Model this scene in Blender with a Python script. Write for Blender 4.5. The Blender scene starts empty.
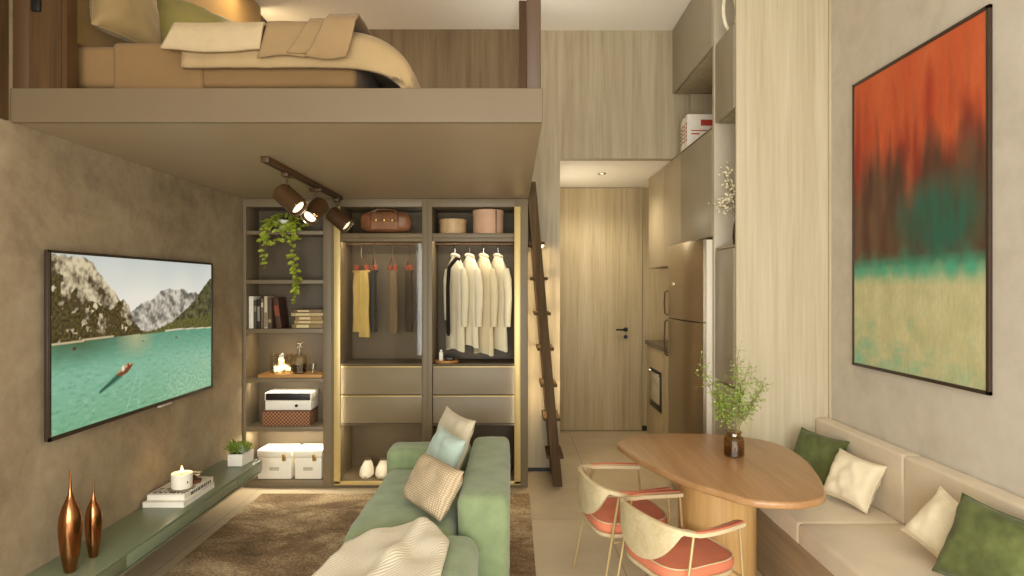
import bpy, bmesh, math, random
from mathutils import Vector, Matrix, noise as mnoise
random.seed(7)
D = bpy.data
SC = bpy.context.scene
COL = SC.collection
PI = math.pi
R = math.radians

# ------------------------------------------------------------------ helpers
def lin(c):
    return c / 12.92 if c <= 0.04045 else ((c + 0.055) / 1.055) ** 2.4
def H(h, a=1.0):
    h = h.lstrip('#')
    return tuple(lin(int(h[i:i+2], 16) / 255) for i in (0, 2, 4)) + (a,)

class MB:
    """collects shapes into one mesh"""
    def __init__(s): s.v, s.f = [], []
    def add(s, vs, fs, M=None):
        b = len(s.v)
        for p in vs:
            p = Vector(p)
            s.v.append(M @ p if M is not None else p)
        s.f += [tuple(b + i for i in f) for f in fs]
        return s
    def addbm(s, bm, M=None):
        bm.verts.index_update()
        s.add([v.co.copy() for v in bm.verts], [[v.index for v in f.verts] for f in bm.faces], M)
        bm.free()
        return s
    def box(s, x0, x1, y0, y1, z0, z1, bev=0.003, seg=2, M=None):
        bm = bmesh.new()
        bmesh.ops.create_cube(bm, size=1)
        for v in bm.verts:
            v.co = Vector(((x0+x1)/2 + v.co.x*(x1-x0), (y0+y1)/2 + v.co.y*(y1-y0), (z0+z1)/2 + v.co.z*(z1-z0)))
        bev = min(bev, 0.49*min(abs(x1-x0), abs(y1-y0), abs(z1-z0)))
        if bev > 0:
            bmesh.ops.bevel(bm, geom=bm.edges[:], offset=bev, segments=seg, profile=0.5, affect='EDGES')
        return s.addbm(bm, M)
    def prism(s, poly, z0, z1, bev=0, seg=3, M=None):
        bm = bmesh.new()
        vs = [bm.verts.new((x, y, z0)) for x, y in poly]
        f = bm.faces.new(vs)
        r = bmesh.ops.extrude_face_region(bm, geom=[f])
        for e in r['geom']:
            if isinstance(e, bmesh.types.BMVert): e.co.z = z1
        bmesh.ops.recalc_face_normals(bm, faces=bm.faces[:])
        if bev > 0:
            ed = [e for e in bm.edges if abs(e.verts[0].co.z - e.verts[1].co.z) < 1e-6]
            bmesh.ops.bevel(bm, geom=ed, offset=bev, segments=seg, profile=0.5, affect='EDGES')
        return s.addbm(bm, M)
    def lathe(s, prof, c=(0, 0, 0), n=32, M=None, cap=True):
        vs, fs = [], []
        k = len(prof)
        for i in range(n):
            a = 2*PI*i/n
            for r, z in prof:
                vs.append((c[0]+r*math.cos(a), c[1]+r*math.sin(a), c[2]+z))
        for i in range(n):
            j = (i+1) % n
            for q in range(k-1):
                fs.append((i*k+q, j*k+q, j*k+q+1, i*k+q+1))
        if cap and prof[0] != prof[-1] and prof[0][0] > 1e-6: fs.append(tuple(i*k for i in range(n))[::-1])
        if cap and prof[0] != prof[-1] and prof[-1][0] > 1e-6: fs.append(tuple(i*k+k-1 for i in range(n)))
        return s.add(vs, fs, M)
    def cyl(s, a, b, r, n=16, r2=None):
        return s.tube([a, b], [r, r2 if r2 is not None else r], n)
    def tube(s, path, r, n=8, cap=True, sq=None):
        path = [Vector(p) for p in path]
        m = len(path)
        rr = r if isinstance(r, (list, tuple)) else [r]*m
        up = None
        rings = []
        for i, p in enumerate(path):
            t = (path[min(i+1, m-1)] - path[max(i-1, 0)])
            t = t.normalized() if t.length > 1e-9 else Vector((0, 0, 1))
            if up is None:
                up = Vector((0, 0, 1)) if abs(t.z) < 0.9 else Vector((1, 0, 0))
            u = (up - t*up.dot(t))
            if u.length < 1e-6: u = t.orthogonal()
            u.normalize(); w = t.cross(u); up = u
            ku, kw = (1, 1) if sq is None else sq
            rings.append([p + u*(math.cos(2*PI*j/n)*rr[i]*ku) + w*(math.sin(2*PI*j/n)*rr[i]*kw) for j in range(n)])
        vs = [v for g in rings for v in g]
        fs = []
        for i in range(m-1):
            for j in range(n):
                k = (j+1) % n
                fs.append((i*n+j, i*n+k, (i+1)*n+k, (i+1)*n+j))
        if cap:
            fs.append(tuple(range(n))[::-1]); fs.append(tuple((m-1)*n+j for j in range(n)))
        return s.add(vs, fs)
    def grid(s, fn, nu, nv, closed_u=False):
        vs = [fn(i/(nu if closed_u else nu-1), j/(nv-1)) for i in range(nu) for j in range(nv)]
        fs = []
        for i in range(nu if closed_u else nu-1):
            a = (i+1) % nu
            for j in range(nv-1):
                fs.append((i*nv+j, a*nv+j, a*nv+j+1, i*nv+j+1))
        return s.add(vs, fs)
    def ball(s, c, r, sub=2, sc=(1, 1, 1)):
        bm = bmesh.new()
        bmesh.ops.create_icosphere(bm, subdivisions=sub, radius=r)
        for v in bm.verts: v.co = Vector((v.co.x*sc[0]+c[0], v.co.y*sc[1]+c[1], v.co.z*sc[2]+c[2]))
        return s.addbm(bm)
    def leaf(s, p, d, up, L, W):
        p, d, up = Vector(p), Vector(d).normalized(), Vector(up)
        side = d.cross(up)
        if side.length < 1e-4: side = d.orthogonal()
        side.normalize(); nn = side.cross(d)
        a = [p, p+d*L*.35+side*W*.5+nn*L*.06, p+d*L*.75+side*W*.34+nn*L*.03, p+d*L-nn*L*.06, p+d*L*.75-side*W*.34+nn*L*.03, p+d*L*.35-side*W*.5+nn*L*.06, p+d*L*.45-nn*L*.02]
        s.add(a, [(0, 1, 6), (1, 2, 6), (2, 3, 6), (3, 4, 6), (4, 5, 6), (5, 0, 6)])
        return s
    def build(s, name, mat, parent=None, origin=None, world=True, smooth=35, rot=None):
        """world=True: shapes are in world coordinates; the origin (or the parent's location) is subtracted"""
        me = D.meshes.new(name)
        off = Vector((0, 0, 0))
        if world:
            if parent is not None:
                p = parent
                while p is not None: off += p.location; p = p.parent
            elif origin is not None: off = Vector(origin)
        me.from_pydata([v - off for v in s.v], [], s.f)
        me.update()
        bm = bmesh.new(); bm.from_mesh(me)
        bmesh.ops.recalc_face_normals(bm, faces=bm.faces[:])
        bm.to_mesh(me); bm.free()
        if smooth:
            for p in me.polygons: p.use_smooth = True
            me.set_sharp_from_angle(angle=R(smooth))
        o = D.objects.new(name, me); COL.objects.link(o)
        if parent is not None: o.parent = parent
        elif origin is not None: o.location = origin
        if rot is not None: o.rotation_euler = rot
        if mat is not None: me.materials.append(mat)
        return o

def tag(o, label, cat, group=None, kind=None):
    o['label'] = label; o['category'] = cat
    if group: o['group'] = group
    if kind: o['kind'] = kind
    return o
def thing(name, label, cat, loc=(0, 0, 0), rz=0, group=None):
    o = D.objects.new(name, None); COL.objects.link(o)
    o.empty_display_size = .05
    o.location = loc; o.rotation_euler = (0, 0, rz)
    return tag(o, label, cat, group)
def struct(o, label=None, cat=None):
    o['kind'] = 'structure'
    if label: o['label'] = label; o['category'] = cat
    return o
def dup(root, loc, rz=None, label=None, group=None):
    r = root.copy(); COL.objects.link(r); r.location = loc
    if rz is not None: r.rotation_euler = (0, 0, rz)
    if label: r['label'] = label
    if group: r['group'] = group
    for ch in [c for c in D.objects if c.parent == root]:
        c = ch.copy(); COL.objects.link(c); c.parent = r
        for g in [q for q in D.objects if q.parent == ch]:
            d = g.copy(); COL.objects.link(d); d.parent = c
    return r

# ------------------------------------------------------------------ materials
MATS = {}
def nodes(name):
    m = D.materials.new(name); m.use_nodes = True
    nt = m.node_tree
    b = nt.nodes['Principled BSDF']
    MATS[name] = m
    return m, nt, b
def N(nt, t, **k):
    n = nt.nodes.new(t)
    for a, v in k.items():
        if a.startswith('_'): setattr(n, a[1:], v)
        else: n.inputs[a.replace('_', ' ')].default_value = v
    return n
def ramp(nt, fac, stops):
    r = nt.nodes.new('ShaderNodeValToRGB')
    el = r.color_ramp.elements
    while len(el) < len(stops): el.new(.5)
    for e, (p, c) in zip(el, stops): e.position = p; e.color = c
    nt.links.new(fac, r.inputs[0])
    return r.outputs[0]
def bump(nt, b, h, strength=.2, dist=.01):
    n = N(nt, 'ShaderNodeBump', Strength=strength, Distance=dist)
    nt.links.new(h, n.inputs['Height']); nt.links.new(n.outputs[0], b.inputs['Normal'])
def coords(nt, scale=(1, 1, 1), rot=(0, 0, 0)):
    t = nt.nodes.new('ShaderNodeTexCoord')
    m = nt.nodes.new('ShaderNodeMapping')
    m.inputs['Scale'].default_value = scale; m.inputs['Rotation'].default_value = rot
    nt.links.new(t.outputs['Object'], m.inputs[0])
    return m.outputs[0]
def tex(nt, co, scale, detail=4, rough=.55, dist=0):
    n = N(nt, 'ShaderNodeTexNoise', Scale=scale, Detail=detail, Roughness=rough, Distortion=dist)
    nt.links.new(co, n.inputs['Vector'])
    return n.outputs[0]
def plain(name, col, rough=.5, metal=0, spec=.5, var=0.06, sc=30, bmp=0, emis=None, es=0, sheen=0, coat=0):
    m, nt, b = nodes(name)
    c = H(col)
    co = coords(nt)
    f = tex(nt, co, sc, 3)
    lo = tuple(x*(1-var) for x in c[:3]) + (1,); hi = tuple(min(1, x*(1+var)) for x in c[:3]) + (1,)
    nt.links.new(ramp(nt, f, [(.3, lo), (.7, hi)]), b.inputs['Base Color'])
    b.inputs['Roughness'].default_value = rough; b.inputs['Metallic'].default_value = metal
    b.inputs['Specular IOR Level'].default_value = spec
    if sheen: b.inputs['Sheen Weight'].default_value = sheen; b.inputs['Sheen Roughness'].default_value = .4
    if coat: b.inputs['Coat Weight'].default_value = coat; b.inputs['Coat Roughness'].default_value = .1
    if bmp: bump(nt, b, f, bmp)
    if emis:
        b.inputs['Emission Color'].default_value = H(emis); b.inputs['Emission Strength'].default_value = es
    return m
def wood(name, a, bcol, c, grain='z', rough=.5, fine=55, stretch=.035, spec=.4):
    m, nt, b = nodes(name)
    s = {'z': (1, 1, stretch), 'y': (1, stretch, 1), 'x': (stretch, 1, 1)}[grain]
    co = coords(nt, s)
    f1 = tex(nt, co, 9, 5, .55, 1.2)
    f2 = tex(nt, co, fine, 4, .6, .6)
    mx = N(nt, 'ShaderNodeMix', _data_type='FLOAT')
    mx.inputs[0].default_value = .45
    nt.links.new(f1, mx.inputs[2]); nt.links.new(f2, mx.inputs[3])
    nt.links.new(ramp(nt, mx.outputs[0], [(.36, H(a)), (.5, H(bcol)), (.66, H(c))]), b.inputs['Base Color'])
    b.inputs['Roughness'].default_value = rough; b.inputs['Specular IOR Level'].default_value = spec
    bump(nt, b, mx.outputs[0], .06, .004)
    return m
def plaster(name, a, bcol, c, rough=.75):
    m, nt, b = nodes(name)
    co = coords(nt)
    f1 = tex(nt, co, 1.6, 6, .62, .6); f2 = tex(nt, co, 11, 5, .65)
    mx = N(nt, 'ShaderNodeMix', _data_type='FLOAT'); mx.inputs[0].default_value = .35
    nt.links.new(f1, mx.inputs[2]); nt.links.new(f2, mx.inputs[3])
    nt.links.new(ramp(nt, mx.outputs[0], [(.33, H(a)), (.5, H(bcol)), (.68, H(c))]), b.inputs['Base Color'])
    b.inputs['Roughness'].default_value = rough; b.inputs['Specular IOR Level'].default_value = .25
    bump(nt, b, mx.outputs[0], .12, .02)
    return m
def fabric(name, col, var=.12, rough=.9, weave=260, sheen=.1, bmp=.25, big=5):
    m, nt, b = nodes(name)
    c = H(col)
    co = coords(nt)
    f1 = tex(nt, co, big, 4, .6); f2 = tex(nt, co, weave, 2, .5)
    lo = tuple(x*(1-var) for x in c[:3]) + (1,); hi = tuple(min(1, x*(1+var)) for x in c[:3]) + (1,)
    nt.links.new(ramp(nt, f1, [(.3, lo), (.7, hi)]), b.inputs['Base Color'])
    b.inputs['Roughness'].default_value = rough; b.inputs['Specular IOR Level'].default_value = .2
    b.inputs['Sheen Weight'].default_value = sheen
    bump(nt, b, f2, bmp, .003)
    return m
def glass(name, tint='#ffffff', gloss=.08, rough=.02):
    m = D.materials.new(name); m.use_nodes = True
    nt = m.node_tree; nt.nodes.clear()
    o = nt.nodes.new('ShaderNodeOutputMaterial'); mx = nt.nodes.new('ShaderNodeMixShader')
    t = nt.nodes.new('ShaderNodeBsdfTransparent'); t.inputs[0].default_value = H(tint)
    g = nt.nodes.new('ShaderNodeBsdfGlossy'); g.inputs['Roughness'].default_value = rough
    lw = nt.nodes.new('ShaderNodeLayerWeight'); lw.inputs[0].default_value = .5
    pw = N(nt, 'ShaderNodeMath', _operation='POWER'); pw.inputs[1].default_value = 4.0
    nt.links.new(lw.outputs['Facing'], pw.inputs[0])
    mm = N(nt, 'ShaderNodeMath', _operation='MULTIPLY_ADD'); mm.inputs[1].default_value = .55; mm.inputs[2].default_value = .02+gloss
    nt.links.new(pw.outputs[0], mm.inputs[0]); nt.links.new(mm.outputs[0], mx.inputs[0])
    nt.links.new(t.outputs[0], mx.inputs[1]); nt.links.new(g.outputs[0], mx.inputs[2])
    nt.links.new(mx.outputs[0], o.inputs[0])
    return m
def attr_mat(name, rough=.6, emis=0):
    m, nt, b = nodes(name)
    a = nt.nodes.new('ShaderNodeVertexColor'); a.layer_name = 'picture'
    nt.links.new(a.outputs[0], b.inputs['Base Color'])
    b.inputs['Roughness'].default_value = rough
    if emis:
        b.inputs['Base Color'].default_value = (.01, .01, .01, 1)
        nt.links.remove(b.inputs['Base Color'].links[0])
        nt.links.new(a.outputs[0], b.inputs['Emission Color']); b.inputs['Emission Strength'].default_value = emis
    return m

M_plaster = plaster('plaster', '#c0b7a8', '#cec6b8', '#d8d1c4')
M_plaster_shaded = plaster('plaster_shaded', '#80705a', '#9c8b70', '#b1a186')  # same plaster as the right wall, its dimmer warmer light mixed into the colour
M_wood = wood('light_oak', '#9a8c71', '#ab9d80', '#b8ab8f')
M_wooddoor = wood('door_oak', '#a8956f', '#b9a680', '#c6b591')
M_woodpale = wood('pale_oak', '#b5a88d', '#c2b699', '#ccc1a8')
M_woodbrown = wood('brown_oak', '#382611', '#49331a', '#584023')
M_woodback = wood('loft_oak', '#66543c', '#7a674b', '#877456')
M_ceil = plain('ceiling_paint', '#efe8da', .9, var=.01)
M_loft_lightened = plain('loft_lacquer_lightened', '#a5947a', .42, var=.03, sc=4)  # loft underside, colour lightened to stand in for missing bounce light
M_loft_darkened = plain('loft_lacquer_darkened', '#6c5c45', .45, var=.03, sc=4)  # loft front edge, same finish darkened to offset direct window light
M_metal = plain('dark_steel', '#4b3217', .5, var=.05)
M_ward = plain('wardrobe_lacquer', '#7a6b52', .5, var=.03, sc=6)
M_wardin = plain('wardrobe_inside', '#5d503d', .6, var=.05, sc=8)
M_drawer = plain('drawer_lacquer', '#8b7d67', .5, var=.03, sc=5)
M_brass = plain('brass', '#c9a560', .3, metal=.85, var=.05)
M_gold = plain('champagne_metal', '#d9bf80', .4, metal=.35, var=.04)
M_grey = plain('cabinet_grey', '#9d927e', .4, var=.03, sc=5)
M_greyl = plain('cabinet_edge', '#c6bba6', .45, var=.03)
M_taupe = plain('kitchen_taupe', '#a8997d', .45, var=.03, sc=6)
M_console = plain('console_green', '#7d876e', .35, var=.04, sc=6)
M_black = plain('black', '#17130f', .45)
M_white = plain('white_paper', '#efe9dc', .7, var=.02)
M_whitebox = plain('white_box', '#f8f1df', .6, var=.02)
M_sofa = fabric('green_velvet', '#87966f', .16, .85, 300, .3, .15, 9)
M_bench = fabric('beige_linen', '#d9cab0', .06, .9, 280, .2, .2)
M_cushgreen = fabric('moss_velvet', '#5c6338', .35, .8, 300, .12, .15, 12)
M_cream = fabric('cream_cotton', '#e6d9bb', .05, .95, 260)
M_sheet = fabric('sand_sheet', '#7f6340', .06, .9, 260)
M_duvet = fabric('duvet_cotton', '#a18963', .06, .9, 260)
M_throwbed = fabric('tan_throw', '#8d7452', .08, .9, 200)
M_pilgold = fabric('gold_satin', '#86704a', .15, .6, 200)
M_pilolive = fabric('olive_satin', '#857a42', .2, .45, 200)
M_pilrust = fabric('rust_cotton', '#a9663a', .1, .9, 200)
M_bluecush = fabric('pale_blue_cotton', '#b3c4b8', .08, .9, 250)
M_beigecush = fabric('oat_cotton', '#cfc2a7', .08, .9, 250)
M_coral = fabric('coral_fabric', '#dc8363', .08, .85, 260, .05, .12)
M_table = wood('table_oak', '#9b734b', '#a87f56', '#b48b60', 'y', .3, 60, .06, .5)
M_drum = wood('drum_oak', '#c2985e', '#cfa76d', '#d8b47d', 'z', .35, 60, .05)
M_chairwood = wood('chair_oak', '#cbb78c', '#d6c49d', '#dfd0ae', 'x', .45, 60, .08)
M_chairmetal = plain('chair_gold_metal', '#c3ab7c', .4, metal=.35, var=.03)
M_floor = None
M_bronze = plain('copper_bronze', '#a9734a', .2, metal=1, var=.04)
M_stainless = plain('warm_stainless', '#b3a48d', .3, metal=.9, var=.03)
M_fridgeside = plain('fridge_side', '#ddd3c0', .5, var=.02)
M_chrome = plain('chrome', '#d8d2c8', .15, metal=1, var=.01)
M_leaf = plain('ivy_leaf', '#a3b03c', .5, var=.35, sc=18)
M_leaf2 = plain('fern_leaf', '#8ea648', .55, var=.3, sc=22)
M_succ = plain('succulent_leaf', '#7c8f35', .5, var=.4, sc=25)
M_succ2 = plain('pale_succulent', '#a9b99a', .5, var=.15, sc=25)
M_stem = plain('stem', '#7c7440', .6)
M_dry = plain('dried_flower', '#f2e9cb', .8, var=.1)
M_leather = plain('tan_leather', '#8a5a3c', .42, var=.3, sc=9, bmp=.2)
M_leatherdark = plain('strap_leather', '#6b4028', .4, var=.1)
M_hat = wood('hatbox_veneer', '#b08c5e', '#c8a67a', '#d6b98f', 'z', .5, 40, .2)
M_hat2 = plain('blush_box', '#d0a988', .6, var=.06, sc=8)
M_clear = glass('clear_glass', '#f8f6f0', .07)
M_doorglass = glass('door_glass', '#fbf9f4', .0, .04)
M_amber = glass('smoked_glass', '#e9dcc6', .04)
M_liquid = plain('dark_spirit', '#2a180a', .2)
M_flame = plain('flame', '#ffd9a0', .5, emis='#ffd890', es=6)
M_glow = plain('tealight_glow', '#fff0c8', .5, emis='#ffe6a8', es=3.2)
M_lens = plain('lamp_lens', '#fff4dd', .3, emis='#ffe9c4', es=1.3)
M_led = plain('led_strip', '#fff0cf', .5, emis='#ffdf9e', es=4)
M_soil = plain('soil', '#3a2a1c', .95, var=.3)
M_wicker = None

def make_special():
    global M_floor, M_wicker, M_rug, M_knit, M_throw
    # floor tiles: large beige slabs with thin joints along y
    m, nt, b = nodes('floor_tile')
    co = coords(nt)
    f = tex(nt, co, 2.2, 6, .6, .4)
    base = ramp(nt, f, [(.3, H('#b3a184')), (.55, H('#c0af93')), (.75, H('#cabaa0'))])
    t = nt.nodes.new('ShaderNodeTexCoord'); sx = nt.nodes.new('ShaderNodeSeparateXYZ')
    nt.links.new(t.outputs['Object'], sx.inputs[0])
    def joint(sock, off, period):
        a = N(nt, 'ShaderNodeMath', _operation='ADD'); a.inputs[1].default_value = off; nt.links.new(sock, a.inputs[0])
        w = N(nt, 'ShaderNodeMath', _operation='PINGPONG'); w.inputs[1].default_value = period/2; nt.links.new(a.outputs[0], w.inputs[0])
        c = N(nt, 'ShaderNodeMath', _operation='LESS_THAN'); c.inputs[1].default_value = .0022; nt.links.new(w.outputs[0], c.inputs[0])
        return c.outputs[0]
    jm = N(nt, 'ShaderNodeMath', _operation='MAXIMUM')
    nt.links.new(joint(sx.outputs[0], -.577, 1.2), jm.inputs[0]); nt.links.new(joint(sx.outputs[1], -.35, 1.2), jm.inputs[1])
    mx = N(nt, 'ShaderNodeMix', _data_type='RGBA')
    nt.links.new(jm.outputs[0], mx.inputs[0]); nt.links.new(base, mx.inputs[6]); mx.inputs[7].default_value = H('#7d6b50')
    nt.links.new(mx.outputs[2], b.inputs['Base Color'])
    b.inputs['Roughness'].default_value = .38
    M_floor = m
    # rug
    m, nt, b = nodes('rug_pile')
    co = coords(nt, (.8, 1.3, 1)); co2 = coords(nt)
    f1 = tex(nt, co, 2.2, 6, .7, .5); f2 = tex(nt, co2, 70, 3, .7)
    mx = N(nt, 'ShaderNodeMix', _data_type='FLOAT'); mx.inputs[0].default_value = .34
    nt.links.new(f1, mx.inputs[2]); nt.links.new(f2, mx.inputs[3])
    nt.links.new(ramp(nt, mx.outputs[0], [(.34, H('#46382a')), (.50, H('#957d61')), (.62, H('#dcc6a2'))]), b.inputs['Base Color'])
    b.inputs['Roughness'].default_value = .95; b.inputs['Specular IOR Level'].default_value = .1
    bump(nt, b, f2, .7, .01)
    M_rug = m
    # wicker / woven lattice
    m, nt, b = nodes('wicker')
    co = coords(nt)
    ch = N(nt, 'ShaderNodeTexChecker', Scale=75, Color1=H('#5c3a26'), Color2=H('#a97a55')); nt.links.new(co, ch.inputs[0])
    nt.links.new(ch.outputs[0], b.inputs['Base Color']); b.inputs['Roughness'].default_value = .8
    bump(nt, b, ch.outputs[1], .4, .003)
    M_wicker = m
    # knitted lumbar
    m, nt, b = nodes('knit')
    co = coords(nt)
    w = N(nt, 'ShaderNodeTexWave', Scale=28, Distortion=2.5, Detail=2); w.bands_direction = 'X'; nt.links.new(co, w.inputs[0])
    w2 = N(nt, 'ShaderNodeTexWave', Scale=34, Distortion=1.5, Detail=1); w2.bands_direction = 'Z'; nt.links.new(co, w2.inputs[0])
    mm = N(nt, 'ShaderNodeMath', _operation='MULTIPLY'); nt.links.new(w.outputs[1], mm.inputs[0]); nt.links.new(w2.outputs[1], mm.inputs[1])
    nt.links.new(ramp(nt, mm.outputs[0], [(.0, H('#b09a7c')), (.7, H('#e6d2b0'))]), b.inputs['Base Color'])
    b.inputs['Roughness'].default_value = .95; bump(nt, b, mm.outputs[0], .6, .006)
    M_knit = m
    # throw: cream with thin dark stripes
    m, nt, b = nodes('cream_throw')
    co = coords(nt, (1, 1, 1), (0, 0, R(35)))
    w = N(nt, 'ShaderNodeTexWave', Scale=24, Distortion=3.0, Detail=3); w.bands_direction = 'X'; nt.links.new(co, w.inputs[0])
    nt.links.new(ramp(nt, w.outputs[1], [(.0, H('#cbbb99')), (.12, H('#e9e0c9')), (1, H('#efe7d3'))]), b.inputs['Base Color'])
    b.inputs['Roughness'].default_value = .95; bump(nt, b, w.outputs[1], .4, .005)
    M_throw = m
make_special()

# ------------------------------------------------------------------ camera
cam = D.objects.new('camera', D.cameras.new('camera')); COL.objects.link(cam)
cam.location = (0, 0, 1.45); cam.rotation_euler = (R(90), 0, 0)
cam.data.lens = 629/1024*36; cam.data.sensor_width = 36; cam.data.clip_start = .05
SC.camera = cam

# ------------------------------------------------------------------ the setting
XL, XR, YB, ZC = -1.96, 1.787, 4.957, 3.48
XC = 1.261                      # front plane of the built-in cabinets
def wall(name, boxes, mat, bev=0):
    mb = MB()
    for b in boxes: mb.box(*b, bev)
    return struct(mb.build(name, mat, smooth=0))
wall('floor', [(-2.1, 1.95, -1.6, 6.6, -.1, 0)], M_floor)
wall('ceiling', [(-2.1, 1.95, -1.6, 5.1, ZC, ZC+.1)], M_ceil)
wall('wall_left', [(XL-.12, XL, -1.6, 5.1, 0, ZC)], M_plaster_shaded)
wall('wall_right', [(XR, XR+.12, -1.6, 6.6, 0, ZC)], M_plaster)
# back wall: wood; opening to the corridor
wall('wall_back', [(XL, .12, YB, YB+.09, 0, ZC), (.12, .3785, YB, YB+.09, .035, ZC), (.3785, XR, YB, YB+.09, 2.47, ZC)], M_wood)
wall('baseboard_back', [(.12, .3785, YB+.02, YB+.08, 0, .035)], M_black)
wall('wall_corridor', [(.30, .3785, YB+.09, 6.45, 0, 2.47)], M_wood)
wall('ceiling_corridor', [(.30, XR, YB+.09, 6.45, 2.47, 2.56)], M_ceil)
wall('wall_far', [(.30, XR, 6.40, 6.5, 0, 2.47)], M_wooddoor)
wall('wall_rear', [(-2.08, XR+.12, -1.7, -1.6, 0, .35), (-2.08, XR+.12, -1.7, -1.6, 3.3, ZC), (-2.08, -1.6, -1.7, -1.6, .35, 3.3), (1.5, XR+.12, -1.7, -1.6, .35, 3.3)], M_plaster)
# entrance door
d = MB().box(.382, 1.318, 6.375, 6.397, .006, 2.462, .003).build('door_1', M_wooddoor, origin=(.382, 6.375, 0)); struct(d)
hb = MB(); hb.cyl((1.150, 6.374, 1.03), (1.150, 6.355, 1.03), .022, 20); hb.tube([(1.150, 6.36, 1.03), (1.150, 6.335, 1.03), (1.13, 6.33, 1.03), (1.05, 6.33, 1.03)], .009, 10)
hb.build('handle', M_black, d)
k = MB(); k.cyl((1.150, 6.374, .955), (1.150, 6.362, .955), .02, 20); k.build('keyhole', M_black, d)
wall('baseboard_far', [(1.322, 1.40, 6.385, 6.40, 0, .05)], M_black)
# wood pier closing the cabinet run
wall('wall_pier', [(XC, XR, 3.535, 3.557, 0, ZC)], M_woodpale, .001)
wall('trim_1', [(XR-.012, XR, 3.52, 3.535, .0, ZC)], M_woodpale)
# loft
loft = wall('loft_slab', [(XL, .12, 2.476, YB, 2.1, 2.229)], M_loft_lightened, .002)
wall('trim_5', [(XL, .12, 2.456, 2.4755, 2.097, 2.231)], M_loft_darkened, .003)
wall('trim_2', [(XL, XL+.008, -1.0, 2.44, 2.1, ZC)], M_woodbrown)
wall('trim_3', [(-1.893, -1.765, 2.462, 2.50, 2.231, ZC), (-1.96, -1.865, 2.53, YB, 2.231, ZC)], M_woodbrown)
wall('recess_shade', [(-1.763, -1.742, 2.462, 2.52, 2.231, ZC)], M_metal)  # dark strip standing in for the shaded recess between panel and bed
wall('trim_4', [(-1.70, .12, YB-.02, YB, 2.231, ZC)], M_woodback)

# loft posts (dark steel, at each end of the edge and by the ladder)
for nm, (x0, x1, y0, y1), lab in (
    ('guard_post', (.058, .113, 2.462, 2.55), 'dark brown steel post at the open end of the loft edge'),
    ('guard_post', (.050, .107, 4.44, 4.50), 'dark steel post behind the loft edge beside the ladder top'),
    ('guard_post', (-1.955, -1.893, 2.462, 2.53), 'dark steel post beside the brown wood panel with the switch')):
    p = MB().box(x0, x1, y0, y1, 2.232, 3.478, .003).build(nm, M_metal, origin=((x0+x1)/2, (y0+y1)/2, 2.232))
    tag(p, lab, 'post', 'loft guard posts')
sw = thing('wall_switch', 'small black switch plate on the brown wood panel in the loft', 'switch', (-1.855, 2.46, 2.54))
MB().box(-1.875, -1.840, 2.448, 2.461, 2.53, 2.575, .003).build('switch_plate', M_black, sw)
MB().box(-1.862, -1.858, 2.453, 2.461, 2.575, 2.80, .001).build('cord', M_black, sw)

# ------------------------------------------------------------------ soft shapes
def pillow_mb(w, h, t, seed=0, pinch=.07, wr=.006, n=22):
    mb = MB()
    def f(side):
        def g(u, v):
            u = 2*u-1; v = 2*v-1
            x = u*w/2*(1-pinch*(1-v*v)**1.0*abs(u)**2)
            z = v*h/2*(1-pinch*(1-u*u)**1.0*abs(v)**2)
            e = max(0, (1-u**4)*(1-v**4))
            y = t/2*e**.55
            q = mnoise.noise(Vector((u*2.3+seed*3.1, v*2.3, side*2.0)))*wr*2 + mnoise.noise(Vector((u*6+seed, v*6, side)))*wr*.7
            y += q*e**.3
            return Vector((x, side*y, z))
        return g
    mb.grid(f(1), n, n); mb.grid(f(-1), n, n)
    bm = bmesh.new()
    vs = [bm.verts.new(v) for v in mb.v]
    for q in mb.f: bm.faces.new([vs[i] for i in q])
    bmesh.ops.remove_doubles(bm, verts=bm.verts[:], dist=1e-4)
    return MB().addbm(bm)
def cushion(name, label, cat, mat, c, w, h, t, yaw, lean, roll=0, seed=0, group=None, piping=None, pinch=.10):
    mb = pillow_mb(w, h, t, seed, pinch)
    o = mb.build(name, mat, world=False, smooth=60)
    Mx = Matrix.Rotation(R(yaw), 4, 'Z') @ Matrix.Rotation(R(-lean), 4, 'X') @ Matrix.Rotation(R(roll), 4, 'Y')
    o.rotation_euler = Mx.to_euler(); o.location = c
    tag(o, label, cat, group)
    if piping:
        pts = []
        for i in range(4):
            for k in range(12):
                s = -1+2*k/12
                u, v = [(s, -1), (1, s), (-s, 1), (-1, -s)][i]
                pts.append((u*w/2*(1-pinch*(1-v*v)*abs(u)**2), 0, v*h/2*(1-pinch*(1-u*u)*abs(v)**2)))
        pts.append(pts[0])
        MB().tube(pts, .0022, 6, False).build('piping', piping, o, world=False)
    return o

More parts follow.
